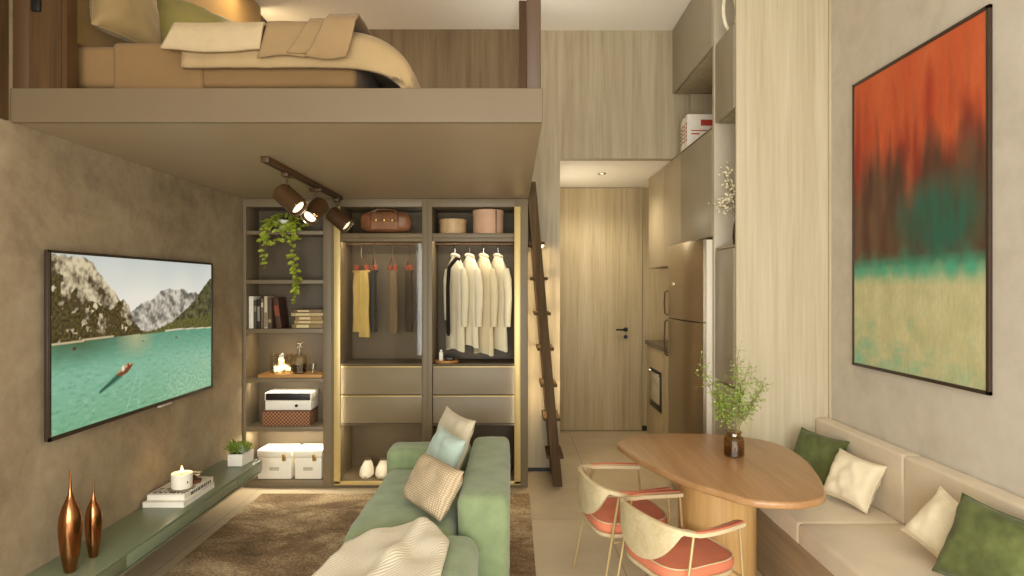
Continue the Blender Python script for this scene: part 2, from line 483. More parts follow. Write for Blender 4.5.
def rest(o, zmin=None, xmax=None, xmin=None, ymin=None):
    """slide a soft thing until it just touches what carries it"""
    bpy.context.view_layer.update()
    M = Matrix.Translation(o.location) @ o.rotation_euler.to_matrix().to_4x4()
    P = [M @ v.co for v in o.data.vertices]
    if zmin is not None: o.location.z += zmin-min(p.z for p in P)
    if xmax is not None: o.location.x += xmax-max(p.x for p in P)
    if xmin is not None: o.location.x += xmin-min(p.x for p in P)
    if ymin is not None: o.location.y += ymin-min(p.y for p in P)
    return o
def rounded_block(mb, x0, x1, y0, y1, z0, z1, r, seed=0, wr=.004, bulge=.0, n=14):
    """cushioned box with rounded edges and slight wrinkles"""
    bm = bmesh.new()
    bmesh.ops.create_cube(bm, size=1)
    for v in bm.verts: v.co = Vector(((x0+x1)/2+v.co.x*(x1-x0), (y0+y1)/2+v.co.y*(y1-y0), (z0+z1)/2+v.co.z*(z1-z0)))
    bmesh.ops.bevel(bm, geom=bm.edges[:], offset=r, segments=5, profile=.5, affect='EDGES')
    bmesh.ops.triangulate(bm, faces=[f for f in bm.faces if len(f.verts) > 4])
    L = max(x1-x0, y1-y0)/n
    for _ in range(4):
        es = [e for e in bm.edges if e.calc_length() > L*1.6]
        if not es: break
        bmesh.ops.subdivide_edges(bm, edges=es, cuts=1, use_grid_fill=True)
    bm.normal_update()
    cx, cy, cz = (x0+x1)/2, (y0+y1)/2, (z0+z1)/2
    for v in bm.verts:
        p = v.co
        q = mnoise.noise(Vector((p.x*7+seed, p.y*7, p.z*7)))*wr + mnoise.noise(Vector((p.x*19+seed, p.y*15, p.z*16)))*wr*.4
        if bulge and p.z > cz:
            a = max(0, 1-((p.x-cx)/((x1-x0)/2))**2)*max(0, 1-((p.y-cy)/((y1-y0)/2))**2)
            v.co.z += bulge*a**.5
        v.co += v.normal*q
    return mb.addbm(bm)

def rest_s(o): return rest(o, zmin=.444)
def rest_b(o): return rest(o, zmin=.439, xmax=1.694)
def rest_p(o): return rest(o, zmin=2.464, xmin=-1.795)
# ------------------------------------------------------------------ loft bed
M_head = fabric('gold_headboard', '#a5844f', .08, .7, 60)
bed = thing('bed', 'low bed with a sand coloured mattress on the loft floor', 'bed', (-1.1, 3.3, 2.232))
MB().box(-1.74, -.62, 2.62, 4.2, 2.233, 2.27, .006).build('bed_base', M_woodbrown, bed)
mm = MB(); rounded_block(mm, -1.835, -.64, 2.575, 4.25, 2.272, 2.446, .03, 3, .003)
mm.build('mattress', M_sheet, bed, smooth=60)
sh = MB()
rounded_block(sh, -1.63, -1.26, 2.560, 4.255, 2.236, 2.452, .02, 5, .003)
sh.build('sheet_fold', M_sheet, bed, smooth=60)
hd = MB(); rounded_block(hd, -1.862, -1.80, 2.56, 4.52, 2.46, 3.47, .018, 1, .001)
tag(hd.build('headboard', M_head, origin=(-1.79, 3.5, 2.236), smooth=60), 'padded golden headboard on the wall behind the loft bed pillows', 'headboard')

def drape(x0, x1, zt, hem, foot, y0=2.535, y1=4.15, seed=0, amp=.006, xfoot=None, nx=44, ny=50, fl=0, fr=0, wav=0):
    """cloth over the bed: top at zt, near side falls to hem; foot: falls over the foot end"""
    rr = .05
    def f(u, v):
        # along x
        Lx = x1-x0
        if xfoot is None:
            x = x0+Lx*u; dz = 0
        else:
            drop = zt-foot
            Lt = (x1-x0); s = u*(Lt+drop*1.15)
            if s < Lt-.06: x = x0+s; dz = 0
            else:
                q = (s-(Lt-.06))/(drop*1.15+.06)
                x = x0+Lt-.06+(xfoot-(x0+Lt-.06))*math.sin(q*PI/2)**.9
                dz = -drop*(1-math.cos(q*PI/2))**1.05
        # along y
        side = zt-hem
        s = v*(side+(y1-y0))
        if s < side:
            z = hem+s; y = y0+.008*math.sin(s*20)
            if side-s < rr: 
                q = (side-s)/rr; y = y0+(1-q)**2*rr*.6
        else:
            t = s-side
            y = y0+rr*.6+t*(y1-y0-rr*.6)/(y1-y0); z = zt-max(0, rr*.35*(1-t/rr)) if t < rr else zt
        if s < side:
            x += (fl*(1-u)+fr*u)*(zt-z); z += wav*math.sin(u*5+seed)*(zt-z)
        z += dz*(1 if z > hem+.02 else .6)
        z = max(z, 2.238)
        w = mnoise.noise(Vector((x*5+seed, y*3, z*4)))*amp*1.6+mnoise.noise(Vector((x*17+seed, y*6, z*9)))*amp*.5
        return Vector((x, y-abs(w)*(1.4 if s < side else 0), z+(w if s > side else w*.4)))
    return MB().grid(f, nx, ny)
dv = drape(-1.325, -.66, 2.485, 2.335, 2.24, 2.528, 4.2, 2, .006, -.395).build('duvet', M_duvet, origin=(-1, 3.3, 2.3), smooth=80)
so = dv.modifiers.new('thick', 'SOLIDIFY'); so.thickness = .022; so.offset = 0
tag(dv, 'pale sand duvet spread on the loft bed and falling over its foot', 'duvet')
fold = drape(-1.335, -.985, 2.517, 2.392, 2.24, 2.494, 4.1, 2, .004, fl=-.45, fr=-.12, wav=.06).build('folded_blanket', plain('linen_fold', '#b19c79', .9, var=.04), origin=(-1.15, 3.3, 2.45), smooth=80)
so = fold.modifiers.new('thick', 'SOLIDIFY'); so.thickness = .018; so.offset = 0
tag(fold, 'light linen turned over at the head of the duvet on the loft bed', 'blanket')
th = thing('bed_throw', 'tan throw folded across the duvet near the bed foot', 'throw', (-.8, 3.3, 2.5))
for i, (a, b, hem) in enumerate(((-.962, -.72, 2.365), (-.79, -.665, 2.375), (-.72, -.605, 2.355))):
    f = drape(a, b, 2.524+.007*i, hem, 2.24, 2.486-.008*i, 4.05, 2, .004, nx=22, fl=(-.28, -.62, -.5)[i], fr=(-.62, -.55, -.25)[i], wav=.03*(i-1))
    o = f.build('throw_fold', M_throwbed, th, smooth=80); so = o.modifiers.new('thick', 'SOLIDIFY'); so.thickness = .006; so.offset = 0
rest_p(cushion('bed_pillow', 'gold satin pillow at the near corner of the loft bed', 'pillow', M_pilgold, (-1.66, 2.70, 2.64), .30, .42, .15, 66, 20, 8, 1, 'loft bed pillows', M_pilgold))
rest_p(cushion('bed_pillow', 'shiny olive green pillow beside the gold pillow on the loft bed', 'pillow', M_pilolive, (-1.56, 3.03, 2.64), .46, .42, .14, 42, 30, 12, 2, 'loft bed pillows', M_pilolive))
rest_p(cushion('bed_pillow', 'rust orange pillow behind the olive pillow, mostly hidden', 'pillow', M_pilrust, (-1.42, 3.52, 2.585), .36, .34, .12, 45, 50, 10, 3, 'loft bed pillows', M_pilrust))

# ------------------------------------------------------------------ track light under the loft
tr = thing('track_rail', 'dark ceiling track rail under the loft carrying three spotlights', 'track light', (-1.22, 3.78, 2.1))
MB().box(-1.24, -1.20, 3.10, 4.46, 2.072, 2.0995, .002).build('rail', M_metal, tr)
MB().box(-1.226, -1.214, 3.13, 4.43, 2.0712, 2.0719, 0).build('slot', M_black, tr)
def make_spot(label):
    t = thing('track_spotlight', label, 'spotlight', (-1.22, 3.41, 2.07), 0, 'track spotlights')
    a = MB(); a.box(-.018, .018, -.04, .04, -.02, .0005, .003); a.cyl((0, 0, -.02), (0, 0, -.12), .007, 10)
    a.build('bracket', M_metal, t, world=False)
    ax = Vector((.72, -.22, -.62)).normalized()
    q = Vector((0, 0, 1)).rotation_difference(ax).to_matrix().to_4x4()
    T = Matrix.Translation((.02, 0, -.145)) @ q
    b = MB(); b.lathe([(0.0, -.085), (.05, -.083), (.056, -.075), (.056, .075), (.050, .076), (.048, .06), (0, .055)], n=28, M=T)
    b.build('lamp_head', M_metal, t, world=False)
    l = MB(); l.lathe([(0, .068), (.022, .066), (.040, .058), (.046, .0565)], n=24, M=T)
    l.build('lens', M_lens, t, world=False)
    r = MB(); r.lathe([(.047, .074), (.050, .0775), (.054, .0765)], n=28, M=T, cap=False); r.build('trim_ring', M_chrome, t, world=False)
    return t, ax
s0, spot_ax = make_spot('track spotlight hanging at the near end of the rail, before the ivy')
s0.rotation_euler = (0, 0, R(0))
dup(s0, (-1.22, 3.915, 2.07), R(-95), 'middle track spotlight on the rail, its lens turned away')
dup(s0, (-1.22, 4.38, 2.07), R(8), 'track spotlight at the far end of the rail, before the wardrobe')

# ------------------------------------------------------------------ wardrobe wall
YW = 4.57
def panel(name, b, mat, par, bev=.002): return MB().box(*b, bev).build(name, mat, par)
u1 = thing('open_shelf_unit', 'tall open shelf unit built in beside the left wall, with the ivy on top', 'shelf unit', (-1.65, 4.7, 0))
panel('side_panel', (-1.957, -1.933, YW, 4.82, .0, 2.098), M_ward, u1)
panel('side_panel', (-1.373, -1.315, YW, 4.82, .0, 2.098), M_ward, u1)
panel('back_panel', (-1.933, -1.373, 4.80, 4.82, .02, 2.09), M_wardin, u1)
panel('top_panel', (-1.933, -1.373, YW, 4.80, 2.04, 2.098), M_ward, u1)
for za, zb in ((1.839, 1.867), (1.4805, 1.51), (1.121, 1.1536), (.762, .7925), (.406, .440)):
    panel('shelf', (-1.933, -1.373, YW+.003, 4.80, za, zb), M_ward, u1)
panel('shelf', (-1.933, -1.373, YW, 4.80, .0, .055), M_ward, u1)

def wardrobe(name, label, x0, xi0, xi1, x1, brass_left, brass_right):
    t = thing(name, label, 'wardrobe', ((x0+x1)/2, 4.75, 0))
    panel('side_panel', (x0, xi0, YW, 4.95, 0, 2.098), M_ward, t)
    panel('side_panel', (xi1, x1, YW, 4.95, 0, 2.098), M_ward, t)
    panel('back_panel', (xi0, xi1, 4.935, 4.95, .02, 2.09), M_wardin, t)
    panel('top_panel', (xi0, xi1, YW, 4.935, 2.04, 2.098), M_ward, t)
    panel('base_panel', (xi0, xi1, YW, 4.935, 0, .052), M_ward, t)
    panel('shelf', (xi0, xi1, YW+.02, 4.935, 1.818, 1.85), M_ward, t)
    rod = MB(); rod.cyl((xi0, 4.76, 1.783), (xi1, 4.76, 1.783), .011, 14); rod.build('hanging_rod', M_metal, t)
    panel('drawer_top', (xi0, xi1, YW+.02, 4.935, .880, .895), M_wardin, t)
    for za, zb in ((.672, .878), (.464, .664)):
        dr = panel('drawer', (xi0+.004, xi1-.004, YW+.022, 4.90, za, zb), M_drawer, t)
        panel('drawer_rail', (xi0+.004, xi1-.004, YW+.018, YW+.024, zb-.007, zb), M_gold, dr, .001)
    panel('drawer_floor', (xi0, xi1, YW+.02, 4.935, .445, .462), M_wardin, t)
    fr = MB()
    w = .03
    if brass_left: fr.box(xi0-.036, xi0+.009, YW-.016, YW-.001, .03, 2.04, .002)
    if brass_right: fr.box(xi1-.009, xi1+.036, YW-.016, YW-.001, .03, 2.04, .002)
    a = xi0-.036 if brass_left else xi0; b = xi1+.036 if brass_right else xi1
    fr.box(a, b, YW-.016, YW-.001, .022, .05, .002)
    fo = fr.build('door', M_gold, t)
    if brass_left: MB().box(xi0, xi1, YW-.011, YW-.006, .05, 2.04, 0).build('glass_pane', M_doorglass, fo)
    panel('shelf_lip', (xi0, xi1, YW+.02, YW+.030, 1.79, 1.8175), M_ward, t)
    return t
w2 = wardrobe('wardrobe', 'glazed wardrobe of hanging trousers with the leather bag on top', -1.315, -1.254, -.654, -.618, True, False)
w3 = wardrobe('wardrobe', 'open fronted wardrobe of white shirts with two round boxes on top', -.618, -.581, .0255, .116, False, True)

# ---- things on the open shelves
# trailing ivy
iv = thing('trailing_ivy', 'trailing green ivy in a white pot on the top shelf', 'plant', (-1.66, 4.655, 1.868))
MB().lathe([(0, 0), (.036, 0), (.050, .075), (.052, .08), (.045, .08), (.042, .07), (0, .068)], (-1.68, 4.645, 1.868), 24).build('pot', M_white, iv)
fo = MB(); stems = MB()
rnd = random.Random(3)
def vine(path, n, L):
    pts = [Vector(p) for p in path]
    fine = []
    for i in range(len(pts)-1):
        for k in range(6): fine.append(pts[i].lerp(pts[i+1], k/6))
    fine.append(pts[-1])
    fine = [p+Vector((rnd.uniform(-.006, .006), rnd.uniform(-.004, .004), 0)) for p in fine]
    stems.tube(fine, .0018, 5)
    for i in range(n):
        p = fine[int(rnd.random()*(len(fine)-1))]
        a = rnd.uniform(0, 2*PI)
        dv_ = Vector((math.cos(a), -abs(math.sin(a))*.6-.2, rnd.uniform(-.8, .1)))
        fo.leaf(p, dv_, Vector((rnd.uniform(-.4, .4), -1, .5)), L*rnd.uniform(.7, 1.3), L*rnd.uniform(.6, .95))
for k in range(150):
    a = rnd.uniform(0, 2*PI); rad = rnd.uniform(.02, .14)
    p = Vector((-1.66+math.cos(a)*rad*1.05, 4.60+math.sin(a)*rad*.5-.0, 1.93+rnd.uniform(-.045, .07)*(1-rad*2.5)))
    if abs(p.x+1.68) < .045 and p.y < 4.64 and p.z < 1.945: continue
    fo.leaf(p, (math.cos(a), math.sin(a)*.6-.3, rnd.uniform(-.6, .5)), (0, -.6, 1), rnd.uniform(.03, .055), rnd.uniform(.022, .04))
for dx in (-.13, -.09, -.04, .02, .06, .10):
    vine([(-1.66+dx*.4, 4.63, 1.94), (-1.66+dx, 4.555, 1.90), (-1.66+dx*1.2, 4.545, 1.90-rnd.uniform(.07, .16))], 15, .042)
vine([(-1.72, 4.6, 1.93), (-1.775, 4.555, 1.88), (-1.785, 4.545, 1.75), (-1.79, 4.545, 1.58)], 24, .036)
vine([(-1.62, 4.6, 1.93), (-1.60, 4.555, 1.88), (-1.585, 4.545, 1.70), (-1.56, 4.545, 1.58), (-1.56, 4.545, 1.46), (-1.575, 4.545, 1.33)], 60, .042)
fo.build('foliage', M_leaf, iv, smooth=0); stems.build('vine', M_stem, iv)

def book(x0, x1, y0, y1, z0, z1, col, label, spine='-y', group=None, lean=0, title=None, pivot=None):
    """a hard cover book: cover (board wrap) and page block"""
    b = thing('book', label, 'book', ((x0+x1)/2, (y0+y1)/2, z0), 0, group)
    m = MATS.get('cover'+col) or plain('cover'+col, col, .6, var=.08, sc=14)
    c = MB(); t = .0025
    cx, cy = (x0+x1)/2, (y0+y1)/2
    if spine == '-y':     # upright, boards in the y-z plane, spine to the viewer
        c.box(x0, x0+t, y0, y1, z0, z1, .0006); c.box(x1-t, x1, y0, y1, z0, z1, .0006); c.box(x0, x1, y0, y0+t, z0, z1, .001)
        pg = MB().box(x0+t, x1-t, y0+t, y1-.004, z0+.003, z1-.003, 0)
    else:                 # lying flat, spine to the viewer
        c.box(x0, x1, y0, y1, z0, z0+t, .0006); c.box(x0, x1, y0, y1, z1-t, z1, .0006)
        if spine == 'flat': c.box(x0, x1, y0, y0+t, z0, z1, .001)
        else: c.box(x0, x0+t, y0, y1, z0, z1, .001)
        pg = MB().box(x0+.003, x1-.003, y0+t if spine == 'flat' else y0+.003, y1-.003, z0+t, z1-t, 0)
    c.build('cover', m, b); pg.build('pages', M_white, b)
    if title:
        l = MB()
        if spine == '-y': l.box(x0+.003, x1-.003, y0-.0006, y0+.0002, z0+(z1-z0)*title[0], z0+(z1-z0)*title[1], 0)
        else: l.box(x0+(x1-x0)*title[0], x0+(x1-x0)*title[1], y0-.0006, y0+.0002, z0+.006, z1-.006, 0)
        l.build('spine_label', MATS.get('lab'+title[2]) or plain('lab'+title[2], title[2], .6), b)
    if lean: b.rotation_euler = (0, R(lean), 0)
    return b
# upright row
g = 'upright books on the open shelf'
x = -1.925
row = [(.036, .235, '#ede6d4', 'white spined book standing against the shelf side', None),
       (.022, .205, '#4a4136', 'slim charcoal book next to the white one', (.6, .8, '#8a7c66')),
       (.026, .215, '#2f2821', 'dark book with a grey spine label', (.25, .75, '#8f8672')),
       (.024, .222, '#6c5c47', 'taupe book in the middle of the upright row', (.7, .85, '#cdbf9f')),
       (.026, .235, '#cbbd9f', 'cream and brown book fifth in the upright row', (.05, .5, '#8d7b5e')),
       (.030, .222, '#5b4632', 'brown book just before the leaning red lettered one', (.2, .3, '#a5916c'))]
for w, h, c, lab, ti in row:
    book(x, x+w-.002, 4.60, 4.75, 1.154, 1.154+h, c, lab, '-y', g, 0, ti)
    x += w+.001
b7 = book(x+.024, x+.064, 4.60, 4.75, 1.156, 1.156+.225, '#4d2c1a', 'dark brown book with red lettering leaning at the row end', '-y', g, -7, (.40, .75, '#86401f'))
b7.location.x += .006; b7.location.z = 1.1562
# flat stack
g = 'flat stack of books on the open shelf'
z = 1.154
for i, (a, b, h, c, lab) in enumerate(((-1.61, -1.385, .034, '#8c7448', 'bottom olive tan book of the flat shelf stack'),
        (-1.592, -1.38, .026, '#b69a68', 'second book up in the flat shelf stack, light tan'),
        (-1.585, -1.388, .030, '#9c7f4e', 'middle book of the flat shelf stack, ochre'),
        (-1.615, -1.38, .026, '#c2a877', 'pale wide book under the top one of the flat stack'),
        (-1.60, -1.39, .024, '#7d6442', 'topmost brown book of the flat shelf stack'))):
    book(a, b, 4.60, 4.76, z, z+h-.001, c, lab, 'flat', g, 0, (.15, .55, '#dcc898'))
    z += h
# tray with candle jar, decanter and tumbler
ty = .793
t = MB(); t.box(-1.855, -1.385, 4.585, 4.78, ty+.002, ty+.026, .004)
tag(t.build('wooden_tray', wood('tray_wood', '#a0713c', '#b98a50', '#c99b60', 'x'), origin=(-1.62, 4.68, ty)), 'light wooden board under the decanter and glowing glass jar', 'tray')
ty += .027
j = thing('candle_jar', 'ribbed clear glass jar glowing with tea lights on the wooden board', 'candle', (-1.715, 4.68, ty))
prof = [(0, .002), (.074, 0), (.078, .006), (.078, .14), (.075, .14), (.075, .008), (0, .008)]
MB().lathe(prof, (-1.715, 4.68, ty), 36).build('jar', M_clear, j)
c = MB(); rr = random.Random(5)
for i in range(60):
    a = rr.uniform(0, 2*PI); q = rr.uniform(0, .056)
    c.ball((-1.715+q*math.cos(a), 4.68+q*math.sin(a), ty+.020+rr.uniform(0, .042)*(1-q*8)), .0105, 1)
c.build('tealight_beads', M_glow, j)
dk = thing('decanter', 'cut glass decanter of dark spirit with a ball stopper', 'decanter', (-1.575, 4.66, ty))
MB().lathe([(0, .002), (.05, 0), (.054, .006), (.054, .12), (.044, .135), (.017, .145), (.015, .168), (.021, .172), (.018, .172), (.012, .165), (.014, .146), (.042, .131), (.051, .118), (.051, .008), (0, .008)], (-1.575, 4.66, ty), 8).build('bottle', M_clear, dk, smooth=20)
MB().lathe([(0, .009), (.049, .009), (.049, .065), (0, .065)], (-1.575, 4.66, ty), 8).build('spirit', M_liquid, dk)
s_ = MB(); s_.cyl((-1.575, 4.66, ty+.16), (-1.575, 4.66, ty+.18), .011, 12); s_.ball((-1.575, 4.66, ty+.204), .027, 3); s_.build('stopper', M_clear, dk)
g_ = MB(); g_.lathe([(0, .002), (.018, 0), (.023, .07), (.021, .07), (.0165, .01), (0, .008)], (-1.475, 4.66, ty), 20)
tag(g_.build('shot_glass', M_clear, origin=(-1.475, 4.66, ty)), 'small clear tumbler beside the decanter on the board', 'glass')
# woven box and two tone box
wb = thing('woven_box', 'brown lattice woven box on the shelf under the black and white box', 'box', (-1.655, 4.68, .441))
MB().box(-1.825, -1.475, 4.59, 4.78, .441, .553, .006).build('basket_body', M_wicker, wb)
MB().box(-1.829, -1.471, 4.586, 4.784, .545, .5555, .003).build('rim', plain('basket_rim', '#6b452d', .7), wb)
bb = thing('two_tone_box', 'white box with black band stacked on the woven box', 'box', (-1.645, 4.69, .556))
MB().box(-1.805, -1.47, 4.60, 4.78, .557, .625, .004).build('box_body', M_white, bb)
MB().box(-1.808, -1.467, 4.597, 4.783, .626, .685, .004).build('lid', M_whitebox, bb)
MB().box(-1.800, -1.475, 4.5955, 4.598, .630, .680, .001).build('black_band', M_black, bb)
kb = MB(); kb.cyl((-1.575, 4.60, .59), (-1.575, 4.590, .59), .011, 14); kb.build('knob', M_black, bb)
# white storage boxes
for x0, x1, lab in ((-1.86, -1.605, 'white lidded storage box with clasp, behind the end of the green console'), (-1.59, -1.384, 'white lidded storage box with clasp, beside the wardrobe door')):
    t = thing('storage_box', lab, 'box', ((x0+x1)/2, 4.68, .056), 0, 'white storage boxes')
    MB().box(x0+.004, x1-.004, 4.585, 4.785, .056, .215, .008).build('box_body', M_whitebox, t)
    MB().box(x0, x1, 4.58, 4.79, .216, .268, .008).build('lid', M_whitebox, t)
    cl = MB(); xm = x1-.055; cl.box(xm-.014, xm+.014, 4.573, 4.581, .19, .24, .003); cl.cyl((xm, 4.573, .23), (xm, 4.567, .23), .008, 12)
    cl.build('clasp', M_brass, t)
    hd_ = MB(); xm = (x0+x1)/2; hd_.box(xm-.035, xm+.035, 4.579, 4.586, .12, .145, .004); hd_.build('handle', M_greyl, t)

# ---- in the wardrobes: leather bag
bg = thing('leather_bag', 'brown leather duffel bag on top of the trouser wardrobe', 'bag', (-.935, 4.69, 1.852))
def bagf(u, v):
    a = 2*PI*u; x = -1+2*v
    e = (1-abs(x)**6)**.4 if abs(x) < 1 else 0
    e = max(e, .02)
    cy, sz = math.cos(a), math.sin(a)
    ry = .075*e*(abs(cy)**.6)*(1 if cy > 0 else -1)
    rz = .080*e*(abs(sz)**.6)*(1 if sz > 0 else -1)
    w = mnoise.noise(Vector((x*4, cy*2, sz*2)))*.006
    return Vector((-.935+x*.195, 4.68+ry+w, 1.940+rz*(1-.06*x*x)+w*.5))
MB().grid(bagf, 36, 24, True).build('bag_body', M_leather, bg, smooth=70)
for sx in (-.10, .10):
    s_ = MB(); s_.tube([(-.935+sx, 4.68+.078*math.cos(a)*1.0, 1.940+.0805*math.sin(a)) for a in [PI*2*i/28 for i in range(29)]], .0045, 6, False, (1.0, 2.2)); s_.build('strap', M_leatherdark, bg)
hn = MB(); hn.tube([(-1.035, 4.605, 1.98), (-1.03, 4.61, 2.008), (-.985, 4.615, 2.026), (-.885, 4.615, 2.026), (-.84, 4.61, 2.008), (-.835, 4.605, 1.98)], .006, 8); hn.build('handle', M_leatherdark, bg)
pk = MB(); rounded_block(pk, -1.04, -.83, 4.592, 4.612, 1.875, 1.945, .009, 2, .001); pk.build('front_pocket', M_leather, bg, smooth=60)
zp = MB()
for sx in (-.06, 0, .06): zp.box(-.935+sx-.008, -.935+sx+.008, 4.586, 4.594, 1.938, 1.955, .002)
zp.build('buckle', M_brass, bg)
# round boxes
for cx, r, h, m, lab in ((-.441, .101, .110, M_hat, 'small round wood veneer box on top of the shirt wardrobe'), (-.178, .116, .178, M_hat2, 'large round blush coloured hat box beside the small round box')):
    t = thing('round_box', lab, 'box', (cx, 4.71, 1.851), 0, 'round boxes on the wardrobe')
    MB().lathe([(0, 0), (r-.004, 0), (r-.002, .003), (r-.002, h*.74), (0, h*.74)], (cx, 4.71, 1.851), 40).build('box_body', m, t)
    MB().lathe([(0, h*.742), (r, h*.742), (r+.001, h*.75), (r+.001, h-.004), (r-.003, h), (0, h)], (cx, 4.71, 1.851), 40).build('lid', m, t)
    if r > .11:
        MB().box(cx+.058, cx+.066, 4.71-r-.0005, 4.71-r+.02, 1.853, 1.851+h*.98, .001).build('ribbon', M_leatherdark, t)

def hanger(x, yaw, label, kind, w=.15, group=None):
    t = thing('clothes_hanger', label, 'hanger', (x, 4.76, 1.783), R(yaw), group)
    h = MB(); pts = [(0.0, .0, -.095), (0, 0, -.05)] + [(.0+.020*math.sin(a)*1.0, 0, -.0105+.0+.024*-math.cos(a)+.0) for a in [PI*.0+i*PI*1.25/9 for i in range(1, 10)]]
    pts = [(0, 0, -.112), (0, 0, -.034), (0, .018, -.018), (0, .027, .0), (0, .018, .014), (0, 0, .0175), (0, -.018, .014), (0, -.026, .002)]
    h.tube(pts, .0022, 7); h.build('hook', M_chrome, t, world=False)
    b = MB()
    if kind == 'shirt': b.tube([(0, -w*.85, -.187), (0, -w*.5, -.152), (0, 0, -.118), (0, w*.5, -.152), (0, w*.85, -.187)], .007, 8)
    else: b.tube([(0, 0, -.10), (0, -.07, -.17), (0, .07, -.17), (0, 0, -.10)], .004, 6)
    b.build('shoulder_bar', M_black if kind == 'shirt' else M_leatherdark, t, world=False)
    if kind != 'shirt':
        for s in (-1, 1): MB().box(-.012, .012, s*.05-.014, s*.05+.014, -.1985, -.160, .004).build('clip', M_redclip, t, world=False)
    return t
M_redclip = plain('red_clip', '#a24a30', .5)
def trousers(x, yaw, label, mat, L, w, seed, d=.016):
    """pair of trousers hanging folded from clips: two legs with pleats"""
    t = thing('trousers', label, 'trousers', (x, 4.76, 1.5835), R(yaw), 'hanging trousers')
    for k, (oy, ll) in enumerate(((-.5, L), (.5, L*.93))):
        mb = MB()
        def f(u, v, oy=oy, ll=ll):
            a = 2*PI*u
            z = -.002-ll*v
            ww = w*(.30+.05*math.sin(v*2.2)+.03*v); dd = d*(1+.3*v)
            px = dd*math.sin(a)*(1+.25*math.cos(3*a+seed))+mnoise.noise(Vector((seed, a*1.2, v*4)))*.006*v
            py = ww*math.cos(a)+oy*w*.5+mnoise.noise(Vector((seed+5, v*3, oy)))*.010
            return Vector((px+oy*.012, py, z))
        mb.grid(f, 26, 20, True)
        mb.build('trouser_leg', mat, t, world=False, smooth=70)
    wb_ = MB(); wb_.box(-.013, .013, -w*.56, w*.56, -.016, -.0008, .003); wb_.build('waistband', mat, t, world=False)
    return t
Mt = [fabric('mustard_cloth', '#c6ac66', .12), fabric('black_cloth', '#1d1815', .1), fabric('taupe_cloth', '#7d6a51', .1), fabric('dark_brown_cloth', '#45382c', .1)]
for x, yaw, m, L, lab, hl, s in ((-1.14, 58, Mt[0], .50, 'mustard yellow trousers hanging first in the wardrobe', 'hanger with red clips holding the mustard trousers', 1),
        (-1.045, 28, Mt[1], .46, 'black trousers hanging next to the mustard pair', 'hanger with red clips holding the black trousers', 2),
        (-.905, 34, Mt[2], .47, 'taupe trousers hanging third in the wardrobe', 'hanger with red clips holding the taupe trousers', 3),
        (-.78, 26, Mt[3], .46, 'dark brown trousers hanging last in the row', 'hanger with red clips holding the dark brown trousers', 4)):
    hanger(x, yaw, hl, 'clip', group='trouser hangers'); trousers(x, yaw, lab, m, L, .145, s)

def shirt(x, yaw, label, mat, L, w, seed):
    t = thing('shirt', label, 'shirt', (x, 4.76, 1.783), R(yaw), 'hanging white shirts')
    def f(u, v):
        a = 2*PI*u
        z = -.088-L*v
        if v < .16:
            q = v/.16; hw = w*(.20+.80*q**.85)*1.02; dd = .024+.010*q
        else:
            q = (v-.16)/.84; hw = w*(1.02-.12*math.sin(q*2.6)); dd = .034+.004*q
        fold = 1+.16*q*math.cos(5*a+seed)+.07*math.cos(9*a+seed*2)*q
        return Vector((dd*math.sin(a)*fold+mnoise.noise(Vector((seed, a, v*4)))*.008, hw*math.cos(a)*(1+.05*math.cos(4*a+seed)), z-.012*math.cos(2*a)*(v > .9)))
    MB().grid(f, 40, 26, True).build('shirt_body', mat, t, world=False, smooth=70)
    for s in (-1, 1):
        path = [(0.0, s*w*.93, -.19), (.005, s*w*1.02, -.27), (.008, s*w*1.05, -.40), (.006, s*w*1.0, -.52), (.006, s*w*.98, -.60+.02*s)]
        MB().tube(path, [.020, .031, .030, .028, .024], 12, True, (1, 1.0)).build('sleeve', mat, t, world=False, smooth=70)
    cl = MB(); cl.tube([(.020*math.cos(a), .040*math.sin(a), -.090-.010*math.cos(a*1)) for a in [2*PI*i/18 for i in range(19)]], .012, 8, False); cl.build('collar', mat, t, world=False, smooth=70)
    return t
Ms = [fabric('ivory_cloth', '#ded3b4', .05, .95, 200, .05), fabric('cream_cloth', '#d9caa6', .06, .95, 200, .05), fabric('oat_cloth', '#cdbb96', .06, .95, 200, .05), fabric('ecru_cloth', '#e3d8bb', .05, .95, 200, .05)]
for x, yaw, m, L, lab, hl, s in ((-.43, 36, Ms[0], .71, 'ivory shirt with a dark scarf, first on the shirt rail', 'black hanger inside the ivory shirt with the scarf', 1),
        (-.32, 33, Ms[3], .68, 'second shirt on the rail, ecru and narrow', 'black hanger inside the second, ecru shirt', 2),
        (-.215, 36, Ms[1], .74, 'third shirt on the rail, long and cream', 'black hanger inside the long cream shirt', 3),
        (-.105, 32, Ms[0], .71, 'last ivory shirt on the rail beside the wardrobe side', 'black hanger inside the last ivory shirt', 4)):
    hanger(x, yaw, hl, 'shirt', .11, 'shirt hangers'); shirt(x, yaw, lab, m, L, .125, s)
sc_ = MB(); sc_.tube([(-.385, 4.655, 1.66), (-.41, 4.635, 1.668), (-.462, 4.617, 1.60), (-.470, 4.60, 1.45), (-.468, 4.60, 1.30), (-.466, 4.602, 1.12), (-.465, 4.603, 1.10)], [.012, .015, .015, .014, .015, .016, .008], 8, True, (1, .4))
tag(sc_.build('scarf', Mt[1], origin=(-.47, 4.60, 1.10)), 'narrow black scarf hanging over the first ivory shirt', 'scarf')
